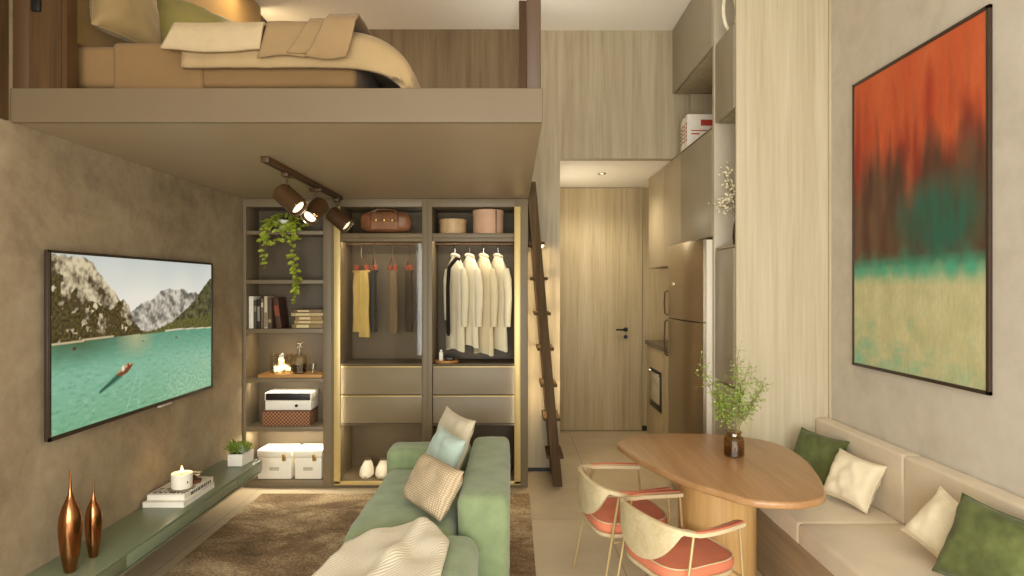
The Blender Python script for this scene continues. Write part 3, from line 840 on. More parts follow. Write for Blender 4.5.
# tray with perfume on the shirt drawers
tp = MB(); tp.lathe([(0, 0), (.085, 0), (.09, .006), (.09, .020), (.084, .020), (.082, .008), (0, .008)], (-.487, 4.69, .896), 36)
tag(tp.build('round_tray', wood('tray_oak', '#9b6a34', '#b47f42', '#c3935a', 'x'), origin=(-.487, 4.69, .896)), 'small round wooden tray on the shirt wardrobe drawers', 'tray')
pb = thing('perfume_bottle', 'slim white bottle standing on the round wooden tray', 'bottle', (-.525, 4.67, .905))
MB().box(-.540, -.512, 4.655, 4.683, .905, .975, .004).build('bottle_body', M_white, pb); MB().box(-.534, -.518, 4.661, 4.677, .976, .992, .003).build('cap', M_white, pb)
bt = MB(); rounded_block(bt, -.495, -.43, 4.65, 4.71, .905, .945, .015, 3, .004)
tag(bt.build('black_pouch', M_black, origin=(-.46, 4.68, .905), smooth=60), 'crumpled black pouch on the round wooden tray', 'pouch')
# white shoes
def shoe(x, label):
    t = thing('shoe', label, 'shoe', (x, 4.71, .0535), R(6), 'white shoes')
    def f(u, v):
        a = 2*PI*u; y = -.115+.22*v
        w = .050*max(.04, (1-abs(2*v-1)**3.0))**.5*(1.05 if v < .5 else .94)
        h = .098*max(.02, 1-abs(2*v-1.06)**4)**.5*(.60+.46*v)
        return Vector((w*math.cos(a), y, .012+max(0, math.sin(a))**.8*h))
    MB().grid(f, 24, 22, True).build('shoe_upper', M_white, t, world=False, smooth=70)
    def g2(u, v):
        a = 2*PI*u; y = -.12+.23*v
        w = .044*max(.03, (1-abs(2*v-1)**3.2))**.5
        return Vector((w*math.cos(a), y, .007+.0065*math.sin(a)))
    MB().grid(g2, 24, 22, True).build('sole', M_whitebox, t, world=False, smooth=70)
    o = MB(); o.lathe([(0, 0), (.024, .0), (.026, .006), (.0, .006)], (0, .05, .099), 18); o.build('opening', M_wardin, t, world=False)
    return t
shoe(-1.085, 'white shoe near the gold door frame on the wardrobe floor'); shoe(-.968, 'white shoe beside its pair, closer to the green sofa')

# ------------------------------------------------------------------ wall screen
Yn, Yf, z0, z1 = 2.603, 4.026, .811, 1.609
M_tvframe = plain('screen_frame', '#33281d', .4)
tv = thing('television', 'large flat television showing a green mountain lake, on the left wall', 'television', (-1.94, 3.3, .81))
MB().box(-1.938, -1.922, Yn, Yf, z0, z1, .003).build('frame', M_tvframe, tv)
MB().box(-1.958, -1.9385, Yn+.35, Yf-.35, z0+.12, z1-.2, .004).build('wall_mount', M_black, tv)
MB().box(-1.9225, -1.914, Yn, Yn+.012, z0, z1, .001).box(-1.9225, -1.914, Yf-.012, Yf, z0, z1, .001).box(-1.9225, -1.914, Yn, Yf, z1-.012, z1, .001).box(-1.9225, -1.914, Yn, Yf, z0, z0+.018, .001).build('bezel', M_tvframe, tv)
MB().box(-1.93, -1.912, 3.42, 3.54, z0-.012, z0-.001, .003).build('sensor_bar', M_greyl, tv)
def c2uv(xc, yc):
    xi = 30+xc*210/550; yi = 230+yc*220/576
    Y = 1.92*629/(512-xi); Z = 1.45-(yi-288)*Y/629
    return ((Y-Yn)/(Yf-Yn), (Z-z0)/(z1-z0))
def poly(pts): return [c2uv(*p) for p in pts]
def ev(pl, u):
    if u <= pl[0][0]: return pl[0][1]
    for (a, b), (c, d_) in zip(pl, pl[1:]):
        if u <= c: return b+(d_-b)*(u-a)/max(1e-6, c-a)
    return pl[-1][1]
shore = poly([(60, 305), (150, 292), (260, 278), (330, 270), (400, 262), (473, 258)])
mleft = poly([(60, 55), (150, 68), (172, 95), (190, 125), (222, 160), (235, 185), (245, 180), (258, 195), (268, 235), (290, 262), (320, 272)])
mfar = poly([(200, 250), (266, 215), (285, 195), (305, 185), (322, 180), (340, 160), (362, 150), (388, 155), (404, 150), (416, 163), (436, 160), (450, 172), (473, 150)])
mright = poly([(320, 275), (365, 250), (390, 225), (420, 198), (440, 172), (455, 150), (473, 125)])
trees = poly([(290, 272), (330, 262), (365, 245), (390, 236), (430, 230), (473, 222)])
treesL = poly([(60, 150), (90, 190), (120, 210), (160, 235), (200, 250), (225, 245), (250, 250), (280, 275), (300, 275)])
boatc = c2uv(248, 370); boatd = (c2uv(272, 352)[0]-boatc[0], c2uv(272, 352)[1]-boatc[1])
shd0, shd1 = c2uv(235, 385), c2uv(182, 432)
tr0, tr1 = c2uv(280, 385), c2uv(252, 480)
tr2, tr3 = c2uv(292, 375), c2uv(284, 465)
small = [(c2uv(295, 293), .012), (c2uv(385, 283), .010), (c2uv(112, 314), .014)]
def L3(h): return Vector(H(h)[:3])
def mixc(a, b, t): return a+(b-a)*max(0, min(1, t))
def nz(u, v, s, o=0): return mnoise.noise(Vector((u*s*1.77, v*s, o)))
def seg(u, v, a, b):
    ax, ay = a; bx, by = b; A = 1.77
    dx, dy = (bx-ax)*A, by-ay; px, py = (u-ax)*A, v-ay
    t = max(0, min(1, (px*dx+py*dy)/(dx*dx+dy*dy)))
    return math.hypot(px-t*dx, py-t*dy), t
def lake(u, v):
    sh_ = ev(shore, u)
    if v > sh_:
        c = mixc(L3('#f3eee0'), L3('#c3cdc9'), (v-.75)*3.0+nz(u, v, 3)*.25)
        f = ev(mfar, u)
        if v < f+nz(u, 0, 30)*.01:
            n = nz(u+v*.5, v, 14)+.6*nz(u, v, 40, 2)
            c = mixc(L3('#6f6a60'), L3('#ddd4c2'), .5+n*1.1)
        if v < ev(mright, u)+nz(u, 0, 60, 4)*.012 and u > .5:
            n = nz(u, v, 25, 1)+.7*nz(u, v, 70, 2)
            c = mixc(L3('#2a2a18'), L3('#77734a'), .42+n*.9)
        ml = ev(mleft, u)+nz(u, 0, 25, 6)*.014
        if v < ml and u < c2uv(320, 272)[0]:
            n = nz(u+v*.3, v, 9, 3)+.7*nz(u, v, 30, 4)+.4*nz(u, v, 70, 5)
            c = mixc(L3('#4a3a24'), L3('#e0d0aa'), .5+n*1.05)
            fo_ = ev(treesL, u)+nz(u, v, 11, 7)*.16
            if v < fo_+.10 and nz(u, v, 13, 8)+.5*nz(u, v, 50, 9) > -.12-1.6*(fo_+.03-v):
                n2 = nz(u, v, 60, 10)
                c = mixc(L3('#211d0d'), L3('#6e5d2b'), .42+n2*1.0)
            c = mixc(c, L3('#ab8a3c'), (nz(u, v, 8, 12)-.15)*1.5 if u > .35 else 0)
        if v < ev(trees, u)+nz(u, 0, 90, 3)*.02 and u > .42:
            c = mixc(L3('#3a3a1c'), L3('#7b7a3a'), .45+nz(u, v, 60, 2)*.9)
        if v < sh_+.010 and u > .62: c = L3('#d8cfb2')
        if v < sh_+.012 and u < .3: c = L3('#cbb890')
        return c
    t = (sh_-v)/max(.01, sh_)
    c = mixc(L3('#5f9c7f'), L3('#86bd9e'), t*2.6)
    c = mixc(c, L3('#7db489'), (t-.5)*1.8)
    n = nz(u, v*3.2, 16)+.6*nz(u, v*4, 45, 1)
    c = mixc(c, L3('#b4d6b8'), (n-.2)*.9*min(1, .3+t)*.9)
    c = mixc(c, L3('#4a8a66'), (-n-.2)*.8)
    dark = max(0, 1-t*3.2)*max(0, 1-abs(u-.12)*2.2)
    c = mixc(c, L3('#4a6a48'), dark*1.1+nz(u, v, 10, 5)*.2*dark)
    if .30 < u < .55: c = mixc(c, L3('#cfc596'), .75*max(0, 1-t*3)*max(0, 1-abs(u-.43)*8))
    c = mixc(c, L3('#c6e0c6'), max(0, nz(u, v*2, 38, 6)+.15)*max(0, t-.25)*1.5*min(1, max(0, (u-.55)*6)))
    dd, q = seg(u, v, shd0, shd1)
    c = mixc(c, L3('#1d5a48'), max(0, 1-dd/(.034*(1-.6*q)))*1.4)
    for a, b in ((tr0, tr1), (tr2, tr3)):
        dd, q = seg(u, v, a, b)
        c = mixc(c, L3('#a7d8c0'), max(0, 1-dd/.010)*.8*(.6+nz(u, v, 70)))
    a = math.atan2(boatd[1], boatd[0]*1.77)
    px, py = (u-boatc[0])*1.77, v-boatc[1]
    bx, by = px*math.cos(a)+py*math.sin(a), -px*math.sin(a)+py*math.cos(a)
    if abs(bx) < .088 and abs(by) < .030*(1-(bx/.092)**2):
        c = L3('#7a3f22') if by < .004 else L3('#c9a877')
        if abs(bx+.015) < .013 and by > -.004: c = L3('#f1e7d2')
        if abs(bx-.040) < .010 and by > -.002: c = L3('#8c2f1d')
    for (su, sv), r in small:
        if abs(u-su)*1.77 < r and abs(v-sv) < r*.45: c = L3('#5d3423')
    return c
def picture(name, nu, nv, pt, fn, mat, parent):
    me = D.meshes.new(name)
    off = Vector((0, 0, 0)); p = parent
    while p is not None: off += p.location; p = p.parent
    vs = [pt(i/(nu-1), j/(nv-1))-off for i in range(nu) for j in range(nv)]
    fs = [(i*nv+j, (i+1)*nv+j, (i+1)*nv+j+1, i*nv+j+1) for i in range(nu-1) for j in range(nv-1)]
    me.from_pydata(vs, [], fs); me.update()
    at = me.color_attributes.new('picture', 'FLOAT_COLOR', 'POINT')
    buf = []
    for i in range(nu):
        for j in range(nv):
            c = fn(i/(nu-1), j/(nv-1)); buf += [max(0, c[0]), max(0, c[1]), max(0, c[2]), 1]
    at.data.foreach_set('color', buf)
    me.materials.append(mat)
    o = D.objects.new(name, me); COL.objects.link(o); o.parent = parent
    return o
picture('screen', 300, 170, lambda u, v: Vector((-1.9205, Yn+.012+(Yf-Yn-.024)*u, z0+.018+(z1-z0-.03)*v)), lake, attr_mat('screen_picture', .3, .85), tv)

# ------------------------------------------------------------------ painting on the right wall
py0, py1, pz0, pz1 = 2.337, 3.276, 1.05, 2.506
pa = thing('painting', 'tall abstract painting of red over dark green and pale sand, on the right wall', 'painting', (1.775, 2.78, 1.05))
fw = .015
MB().box(1.771, 1.786, py0, py0+fw, pz0, pz1, .001).box(1.771, 1.786, py1-fw, py1, pz0, pz1, .001).box(1.771, 1.786, py0, py1, pz0, pz0+fw, .001).box(1.771, 1.786, py0, py1, pz1-fw, pz1, .001).build('frame', plain('frame_walnut', '#3a2a1d', .5), pa)
def abstract(u, v):
    # u: 0 far (left as seen) .. 1 near ; v: 0 bottom .. 1 top
    st = nz(u*1.3, v*.5, 4, 3)*.12+nz(u, v, 4, 1)*.12+nz(u, v, 22, 2)*.03
    w = v+st-.05*max(0, .3-u)
    red = mixc(L3('#c8562c'), L3('#d66a3a'), nz(u, v, 3, 8)+.5)
    red = mixc(red, L3('#a02b1b'), (.86-w+.28*nz(u*1.5, v, 5, 4))*3.2)
    dark = mixc(L3('#5a3826'), L3('#705039'), .5+nz(u, v, 7, 5)*1.2)
    c = mixc(dark, red, (w-.55)*5)
    c = mixc(c, L3('#3f2c22'), max(0, nz(u*2.2, v*.8, 5, 20)-.05)*1.2*max(0, 1-abs(v-.68)/.3))
    teal = mixc(L3('#2d6250'), L3('#41503c'), .35+nz(u*2, v, 6, 6))
    blob = max(0, 1-math.hypot((u-.70)/.42, (v-.47)/.16))
    c = mixc(c, teal, blob*1.7+nz(u, v, 9, 7)*.15)
    c = mixc(c, mixc(L3('#2a6a56'), L3('#3f9a78'), .4+nz(u, v, 8, 9)), (.395-(v+nz(u, v, 9, 21)*.035))*12)
    sand = mixc(L3('#c0bc8c'), L3('#d2cd9f'), .5+nz(u, v*2, 6, 10)*.8+nz(u, v, 40, 11)*.35)
    c = mixc(c, sand, (.345-(v+nz(u, v, 6, 12)*.02))*22)
    g = nz(u, v*4, 5, 13)*.5+.3*nz(u, v*5, 18, 14)+(.10-v)*2.4+max(0, .35-u)*.7
    if v < .34: c = mixc(c, L3('#62bb9b'), g*1.0)
    if abs(v-.325) < .05: c = mixc(c, L3('#4fae8c'), (1-abs(v-.325)/.05)*(.75+nz(u, v, 9, 15)*.5))
    n = nz(u*2, v*.5, 30, 16)*.08+nz(u, v, 60, 17)*.07
    return c*(1+n)
picture('canvas', 150, 220, lambda u, v: Vector((1.775, py1-fw-(py1-py0-2*fw)*u, pz0+fw+(pz1-pz0-2*fw)*v)), abstract, attr_mat('canvas_paint', .75), pa)

# ------------------------------------------------------------------ floating console and what stands on it
cs = thing('floating_console', 'long floating sage green console along the left wall under the television', 'console', (-1.82, 3.0, .208))
MB().box(-1.958, -1.705, 1.5, 4.245, .214, .280, .002).build('cabinet_body', M_console, cs)
MB().box(-1.958, -1.687, 1.5, 4.245, .281, .293, .002).build('top_board', M_console, cs)
for a, b in ((1.502, 2.754), (2.758, 3.868), (3.872, 4.243)): MB().box(-1.704, -1.687, a, b, .222, .280, .002).build('drawer', M_console, cs)
MB().box(-1.958, -1.692, 1.5, 4.245, .206, .2135, .001).build('bottom_board', M_console, cs)
zt = .2935
def vase(c, h, r, label):
    prof = [(0, 0), (.42*r, 0), (.50*r, .01*h), (.80*r, .18*h), (.97*r, .36*h), (1.0*r, .45*h), (.93*r, .55*h), (.70*r, .645*h), (.40*r, .715*h), (.2*r, .77*h), (.13*r, .83*h), (.10*r, .92*h), (.085*r, 1.0*h), (.05*r, 1.0*h), (.05*r, .9*h), (0, .88*h)]
    # smooth the profile
    o = MB().lathe(prof, (c[0], c[1], zt), 40).build('bronze_vase', M_bronze, origin=(c[0], c[1], zt), smooth=60)
    return tag(o, label, 'vase', 'bronze vases on the console')
vase((-1.80, 2.5625), .412, .0425, 'taller copper bronze bottle vase on the console, closer to the viewer')
vase((-1.80, 2.705), .336, .033, 'shorter copper bronze bottle vase behind the taller one')
# two books and candle
k = book(-1.945, -1.726, 3.31, 3.655, zt, zt+.029, '#e6dfcf', 'lower white art book on the console under the candle', 'side', 'white books on the console')
k = book(-1.935, -1.735, 3.335, 3.66, zt+.030, zt+.060, '#ece6d8', 'upper white book with dark cover lettering under the candle', 'side', 'white books on the console')
lt = MB(); rr = random.Random(9)
for i, yy in enumerate((3.36, 3.385, 3.41, 3.435)):
    x_ = -1.925
    while x_ < -1.76:
        w_ = rr.uniform(.012, .04); lt.box(x_, x_+w_, yy, yy+(.010 if i else .016), zt+.0595, zt+.0604, 0); x_ += w_+.008
lt.build('cover_lettering', M_black, k)
lt = MB(); y_ = 3.40
while y_ < 3.62:
    w_ = rr.uniform(.01, .03); lt.box(-1.7352, -1.7346, y_, y_+w_, zt+.037, zt+.053, 0); y_ += w_+.008
lt.build('side_lettering', plain('grey_ink', '#6f675b', .7), k)
zb = zt+.061
cd = thing('candle_cup', 'lit candle in a white cup on the white books', 'candle', (-1.80, 3.43, zb))
MB().lathe([(0, 0), (.060, 0), (.068, .006), (.066, .008), (0, .004)], (-1.80, 3.43, zb), 36).build('saucer', M_clear, cd)
MB().lathe([(0, .008), (.049, .008), (.053, .014), (.054, .088), (.051, .088), (.050, .070), (0, .068)], (-1.80, 3.43, zb), 40).build('cup', M_whitebox, cd)
MB().lathe([(0, .078), (.0495, .077), (.0495, .070)], (-1.80, 3.43, zb), 30).build('wax', plain('wax', '#f3e6c4', .5), cd)
MB().cyl((-1.80, 3.43, zb+.076), (-1.80, 3.43, zb+.092), .0015, 6).build('wick', M_black, cd)
MB().lathe([(0, .086), (.0065, .094), (.0075, .101), (.005, .113), (.0015, .124), (0, .127)], (-1.80, 3.43, zb), 16).build('flame', M_flame, cd)
MB().ball((-1.7535, 3.4, zb+.045), .006, 1, (.4, 1, 1)).build('emblem', M_black, cd)
rs = thing('dried_posy', 'small posy of brown and white dried blooms behind the candle', 'flowers', (-1.79, 3.545, zb))
for i in range(11):
    a = i*2.399; q = .011*math.sqrt(i)
    p = (-1.785+q*math.cos(a), 3.545+q*math.sin(a)*1.2, zb+.022+(.030-.006*i/3 if i % 2 else .012))
    o = MB()
    for kx in range(7):
        b_ = kx*2*PI/7; o.leaf(p, (math.cos(b_), math.sin(b_), .5), (0, 0, 1), .019, .012)
    o.build('bloom', M_dry if i % 2 else M_leatherdark, rs, smooth=0)
st_ = MB(); st_.lathe([(0, 0), (.03, 0), (.034, .018), (0, .022)], (-1.785, 3.545, zb), 18); st_.build('posy_base', M_leatherdark, rs)
# succulent planter
sp = thing('succulent_planter', 'white planter of small succulents at the far end of the console', 'plant', (-1.79, 4.14, zt))
pm = MB(); pm.prism([(-1.840, 4.07), (-1.746, 4.07), (-1.732, 4.215), (-1.835, 4.215)], zt+.001, zt+.078, .003); pm.build('planter', M_white, sp)
MB().box(-1.828, -1.75, 4.082, 4.205, zt+.0785, zt+.081, 0).build('soil', M_soil, sp)
rr = random.Random(11)
for i in range(9):
    px, py_ = -1.825+.034*(i % 3)+rr.uniform(-.006, .006), 4.09+.047*(i//3)+rr.uniform(-.008, .008)
    o = MB(); tall = rr.uniform(.045, .08)
    for kx in range(26):
        a = kx*2.399; e = 1-kx/30
        o.leaf((px, py_, zt+.079), (math.cos(a)*e, math.sin(a)*e, .55+1.5*(1-e)), (0, 0, 1), tall*rr.uniform(.8, 1.2), .014)
    o.build('succulent', M_succ2 if i == 4 or i == 2 else M_succ, sp, smooth=0)

# ------------------------------------------------------------------ rug
rg = MB().box(-1.75, .12, 1.3, 4.40, .001, .014, .005).build('rug', M_rug, origin=(-.8, 2.9, 0))
tag(rg, 'dark brown mottled rug on the floor under the green sofa', 'rug')

# ------------------------------------------------------------------ sofa
sf = thing('sofa', 'sage green velvet sofa on the rug, its back to the dining table', 'sofa', (-.4, 2.9, .015))
s_ = MB(); s_.box(-.70, -.03, 2.02, 3.80, .045, .22, .02, 4); s_.build('base', M_sofa, sf)
s_ = MB(); rounded_block(s_, -.235, -.012, 2.69, 3.82, .06, .557, .045, 1, .005); s_.build('backrest', M_sofa, sf, smooth=70)
s_ = MB(); rounded_block(s_, -.725, -.24, 3.60, 3.82, .06, .525, .045, 2, .005); s_.build('armrest', M_sofa, sf, smooth=70)
s_ = MB(); rounded_block(s_, -.712, -.245, 2.62, 3.595, .20, .42, .05, 3, .008, .015); s_.build('seat_cushion', M_sofa, sf, smooth=70)
s_ = MB(); rounded_block(s_, -.705, -.14, 1.95, 2.655, .222, .425, .07, 4, .007, .01); s_.build('seat_cushion', M_sofa, sf, smooth=70)
for x_ in (-.66, -.08):
    for y_ in (2.08, 3.75):
        MB().cyl((x_, y_, .046), (x_, y_, .0155), .022, 14, .018).build('foot', M_metal, sf)
rest_s(cushion('sofa_cushion', 'large oat white cushion against the sofa back, behind the pale blue one', 'cushion', M_beigecush, (-.335, 3.42, .60), .35, .33, .09, -57, 20, 4, 3, 'sofa cushions', M_beigecush))
rest_s(cushion('sofa_cushion', 'pale blue cushion between the oat and the knitted cushions', 'cushion', M_bluecush, (-.36, 3.17, .555), .29, .29, .09, -56, 26, 6, 5, 'sofa cushions', M_bluecush))
rest_s(cushion('sofa_cushion', 'tan knitted lumbar cushion lying foremost on the sofa', 'cushion', M_knit, (-.365, 2.87, .535), .36, .23, .11, -53, 30, 2, 6, 'sofa cushions', None, .03))
# throw over the near end of the sofa
def throwf(u, v):
    # u along sofa length (y), v across (x) ; outline follows a folded cloth
    y = 1.95+.715*u
    xl = -.715+.235*max(0, (y-2.40)/.265)**1.7+.07*min(1, max(0, (y-2.0)/.33)); xr = -.248-.12*max(0, (y-2.44)/.225)**2
    x = xl+(xr-xl)*v
    z = .464+.006*math.sin(x*30+y*12)+mnoise.noise(Vector((x*9, y*8, 1)))*.012+.018*math.exp(-((x+.40-.2*(y-2.5))/.03)**2)
    # falls over the seat front on the left
    if x < -.722: z -= (-.722-x)*2.6
    e = min(u, 1-u, v, 1-v)
    if u > .93: z -= (u-.93)/.07*.018
    if v > .93: z -= (v-.93)/.07*.016
    return Vector((x, y, z))
tw = MB().grid(throwf, 46, 46).build('throw_blanket', M_throw, origin=(-.5, 2.3, .43), smooth=80)
so = tw.modifiers.new('thick', 'SOLIDIFY'); so.thickness = .016; so.offset = 0
tag(tw, 'cream striped knitted throw draped over the near end of the green sofa', 'throw')

# ------------------------------------------------------------------ dining table
raw = [(617,442),(634,434),(664,433),(709,433.5),(742,436.5),(765,440),(787,447),(806,459),(819,475),(825,489),(823,497.5),(802,502),(780,502),(750,499.5),(720,491),(690,482),(660,469.5),(634,456),(621,447)]
ZT = .68
tp_ = []
for px, py_ in raw:
    Y = (1.45-ZT)*629/(py_-288); tp_.append(((px-512)/629*Y, Y))
def smooth_closed(p, n=5, it=2):
    out = []
    m = len(p)
    for i in range(m):
        p0, p1, p2, p3 = [Vector(p[(i+k) % m]) for k in (-1, 0, 1, 2)]
        for k in range(n):
            t = k/n
            out.append(.5*((2*p1)+(-p0+p2)*t+(2*p0-5*p1+4*p2-p3)*t*t+(-p0+3*p1-3*p2+p3)*t**3))
    for _ in range(it):
        out = [(out[i-1]+out[i]*2+out[(i+1) % len(out)])/4 for i in range(len(out))]
    return [(q.x, q.y) for q in out]
outl = smooth_closed(tp_)
if sum(a[0]*b[1]-b[0]*a[1] for a, b in zip(outl, outl[1:]+outl[:1])) < 0: outl = outl[::-1]
tb = thing('dining_table', 'rounded oak dining table on a round drum base', 'table', (.975, 3.0, 0))
MB().prism(outl, ZT-.030, ZT, .011, 4).build('tabletop', M_table, tb, smooth=40)
MB().lathe([(0, 0), (.172, 0), (.178, .006), (.178, ZT-.0305), (0, ZT-.0305)], (.975, 3.0, 0), 64).build('drum_base', M_drum, tb)

# vase of greenery on the table
gx, gy = 1.018, 2.885
gv = thing('glass_vase', 'smoked glass jar of airy green sprigs on the dining table', 'vase', (gx, gy, ZT))
MB().lathe([(0, .002), (.042, .0), (.046, .005), (.046, .075), (.042, .086), (.032, .093), (.031, .104), (.037, .108), (.037, .113), (.033, .113), (.028, .104), (.029, .092), (.039, .084), (.043, .073), (.043, .008), (0, .008)], (gx, gy, ZT+.001), 12).build('jar', M_amber, gv, smooth=15)
MB().lathe([(0, .009), (.0425, .009), (.0425, .035), (0, .035)], (gx, gy, ZT+.001), 24).build('water', glass('water', '#e0cfae', .0), gv)
fo = MB(); stm = MB(); rr = random.Random(21)
tips = [(-.15, -.02, .33), (-.12, .03, .26), (-.10, -.05, .20), (-.075, .02, .23), (-.06, .05, .16), (-.02, .02, .19), (.02, -.02, .32), (.045, .04, .38), (.05, -.03, .30), (.08, .02, .28), (.12, -.02, .22), (.15, .03, .23), (.10, .0, .16), (.06, .05, .18), (.02, -.05, .22), (-.09, -.02, .15)]
for i, (tx, tyy, tz) in enumerate(tips):
    base = Vector((gx+rr.uniform(-.012, .012), gy+rr.uniform(-.012, .012), ZT+.02))
    tip = Vector((gx+tx, gy+tyy, ZT+.10+tz))
    mid = Vector((gx+tx*.18, gy+tyy*.18, ZT+.115))
    pts = [base, mid]
    for k in range(1, 9):
        t = k/8; q = mid.lerp(tip, t); q.x += .012*math.sin(t*5+i); q.z += .02*math.sin(t*PI); pts.append(q)
    stm.tube(pts, .0011, 5)
    for k in range(3, len(pts)-0):
        for m_ in range(9 if k < len(pts)-2 else 6):
            dd = Vector((rr.gauss(0, 1), rr.gauss(0, 1), rr.gauss(.3, .8))).normalized()
            L = rr.uniform(.01, .045); e = pts[k]+dd*L
            stm.tube([pts[k], e], .0005, 3, False)
            fo.leaf(e, dd+Vector((0, 0, rr.uniform(-.6, .2))), Vector((rr.gauss(0, 1), rr.gauss(0, 1), 1)), rr.uniform(.009, .017), rr.uniform(.006, .010))
            if rr.random() < .7: fo.leaf(pts[k].lerp(e, .6), Vector((rr.gauss(0, 1), rr.gauss(0, 1), rr.gauss(0, 1))), (0, 0, 1), rr.uniform(.008, .014), .007)
fo.build('foliage', M_leaf2, gv, smooth=0); stm.build('stem', M_stem, gv)

# ------------------------------------------------------------------ dining chairs
def make_chair(label):
    t = thing('dining_chair', label, 'chair', (0, 0, 0), 0, 'dining chairs')
    # seat: coral pad with piping on a thin wood pan
    def outline(s, n=40):
        pts = []
        for i in range(n):
            a = 2*PI*i/n
            c, q = math.cos(a), math.sin(a)
            x = .185*(abs(c)**.55)*(1 if c > 0 else -1); y = .185*(abs(q)**.55)*(1 if q > 0 else -1)
            y *= (1-.10*(x/.185)) if x < 0 else 1-.02*(x/.185)
            pts.append((x*s-.005, y*s))
        return pts
    MB().prism(outline(.98), .308, .325, .004).build('seat_pan', M_chairwood, t, world=False)
    mb = MB(); mb.prism(outline(1.0), .3255, .372, .018, 5)
    mb.build('seat', M_coral, t, world=False, smooth=50)
    pp = outline(1.0); pts = [(x*.965, y*.965, .372) for x, y in pp]; pts.append(pts[0])
    MB().tube(pts, .003, 6, False).build('piping', M_chairwood, t, world=False)
    # back shell and arms: one bent wooden band, tall at the back, slim at the arm ends
    path = [(.148, -.190), (.10, -.200), (.03, -.215), (-.05, -.226), (-.12, -.216), (-.170, -.175), (-.196, -.10), (-.204, 0), (-.196, .10), (-.170, .175), (-.12, .216), (-.05, .226), (.03, .215), (.10, .200), (.148, .190)]
    P = []
    m = len(path)
    for i in range(m-1):
        p0, p1, p2, p3 = [Vector(path[min(max(i+k, 0), m-1)]) for k in (-1, 0, 1, 2)]
        for k in range(6):
            q = k/6
            P.append(.5*((2*p1)+(-p0+p2)*q+(2*p0-5*p1+4*p2-p3)*q*q+(-p0+3*p1-3*p2+p3)*q**3))
    P.append(Vector(path[-1]))
    n = len(P)
    ztop, zbot, th_ = [], [], []
    for i, p in enumerate(P):
        s = abs(2*i/(n-1)-1)         # 0 at the back centre, 1 at arm ends
        hgt = .022+.158*max(0, 1-(s/.37)**2)**1.0
        zt_ = .530+.022*max(0, 1-(s/.5)**2)
        ztop.append(zt_); zbot.append(zt_-hgt); th_.append(.011+.011*min(1, max(0, (s-.35)/.4)))
    mb = MB(); vs = []
    for i, p in enumerate(P):
        tg = (P[min(i+1, n-1)]-P[max(i-1, 0)]).normalized(); nr = Vector((tg.y, -tg.x))
        o_ = p+nr*th_[i]; in_ = p-nr*th_[i]
        lean = Vector((0, 0))
        vs += [(o_.x, o_.y, ztop[i]-.004), (p.x, p.y, ztop[i]), (in_.x, in_.y, ztop[i]-.004), (in_.x, in_.y, zbot[i]+.003), (p.x, p.y, zbot[i]), (o_.x, o_.y, zbot[i]+.003)]
    fs = []
    for i in range(n-1):
        for k in range(6):
            j = (k+1) % 6
            fs.append((i*6+k, i*6+j, (i+1)*6+j, (i+1)*6+k))
    fs += [(0, 1, 2, 3, 4, 5), tuple((n-1)*6+k for k in (5, 4, 3, 2, 1, 0))]
    mb.add(vs, fs); mb.build('backrest', M_chairwood, t, world=False, smooth=50)
    # coral pads along the arms and the inside of the back
    for rng in ((1, 22), (n-23, n-2)):
        pts = []
        pb_ = MB(); vv = []
        for i in range(rng[0], rng[1]+1):
            p = P[i]; tg = (P[min(i+1, n-1)]-P[max(i-1, 0)]).normalized(); nr = Vector((tg.y, -tg.x))
            a = p-nr*(th_[i]*.9); b = p+nr*(th_[i]*.1)
            vv += [(a.x, a.y, ztop[i]-.002), (a.x, a.y, ztop[i]+.0025), (b.x, b.y, ztop[i]+.0025), (b.x, b.y, ztop[i]-.002)]
        ff = []
        for i in range(rng[1]-rng[0]):
            for k in range(4):
                j = (k+1) % 4
                ff.append((i*4+k, i*4+j, (i+1)*4+j, (i+1)*4+k))
        L_ = (rng[1]-rng[0])*4
        ff += [(0, 1, 2, 3), (L_+3, L_+2, L_+1, L_)]
        pb_.add(vv, ff); pb_.build('arm_pad', M_coral, t, world=False, smooth=50)
    for s in (-1, 1):
        MB().tube([(-.10, s*.214, .515), (-.135, s*.222, .33), (-.195, s*.232, .001)], [.006, .006, .005], 10).build('leg', M_chairmetal, t, world=False)
        MB().tube([(.14, s*.190, .512), (.155, s*.190, .33), (.185, s*.197, .001)], [.006, .006, .005], 10).build('leg', M_chairmetal, t, world=False)
        MB().tube([(-.128, s*.221, .302), (.157, s*.190, .302)], .005, 8).build('side_rail', M_chairmetal, t, world=False)
    MB().tube([(.157, -.190, .302), (.157, .190, .302)], .005, 8).build('front_rail', M_chairmetal, t, world=False)
    return t
ch = make_chair('dining chair with coral seat standing behind the other chair, beside the table tip')
ch.location = (.55, 3.07, 0); ch.rotation_euler = (0, 0, R(9))
dup(ch, (.70, 2.615, 0), R(22), 'nearer dining chair with coral seat, pulled up before the drum base')

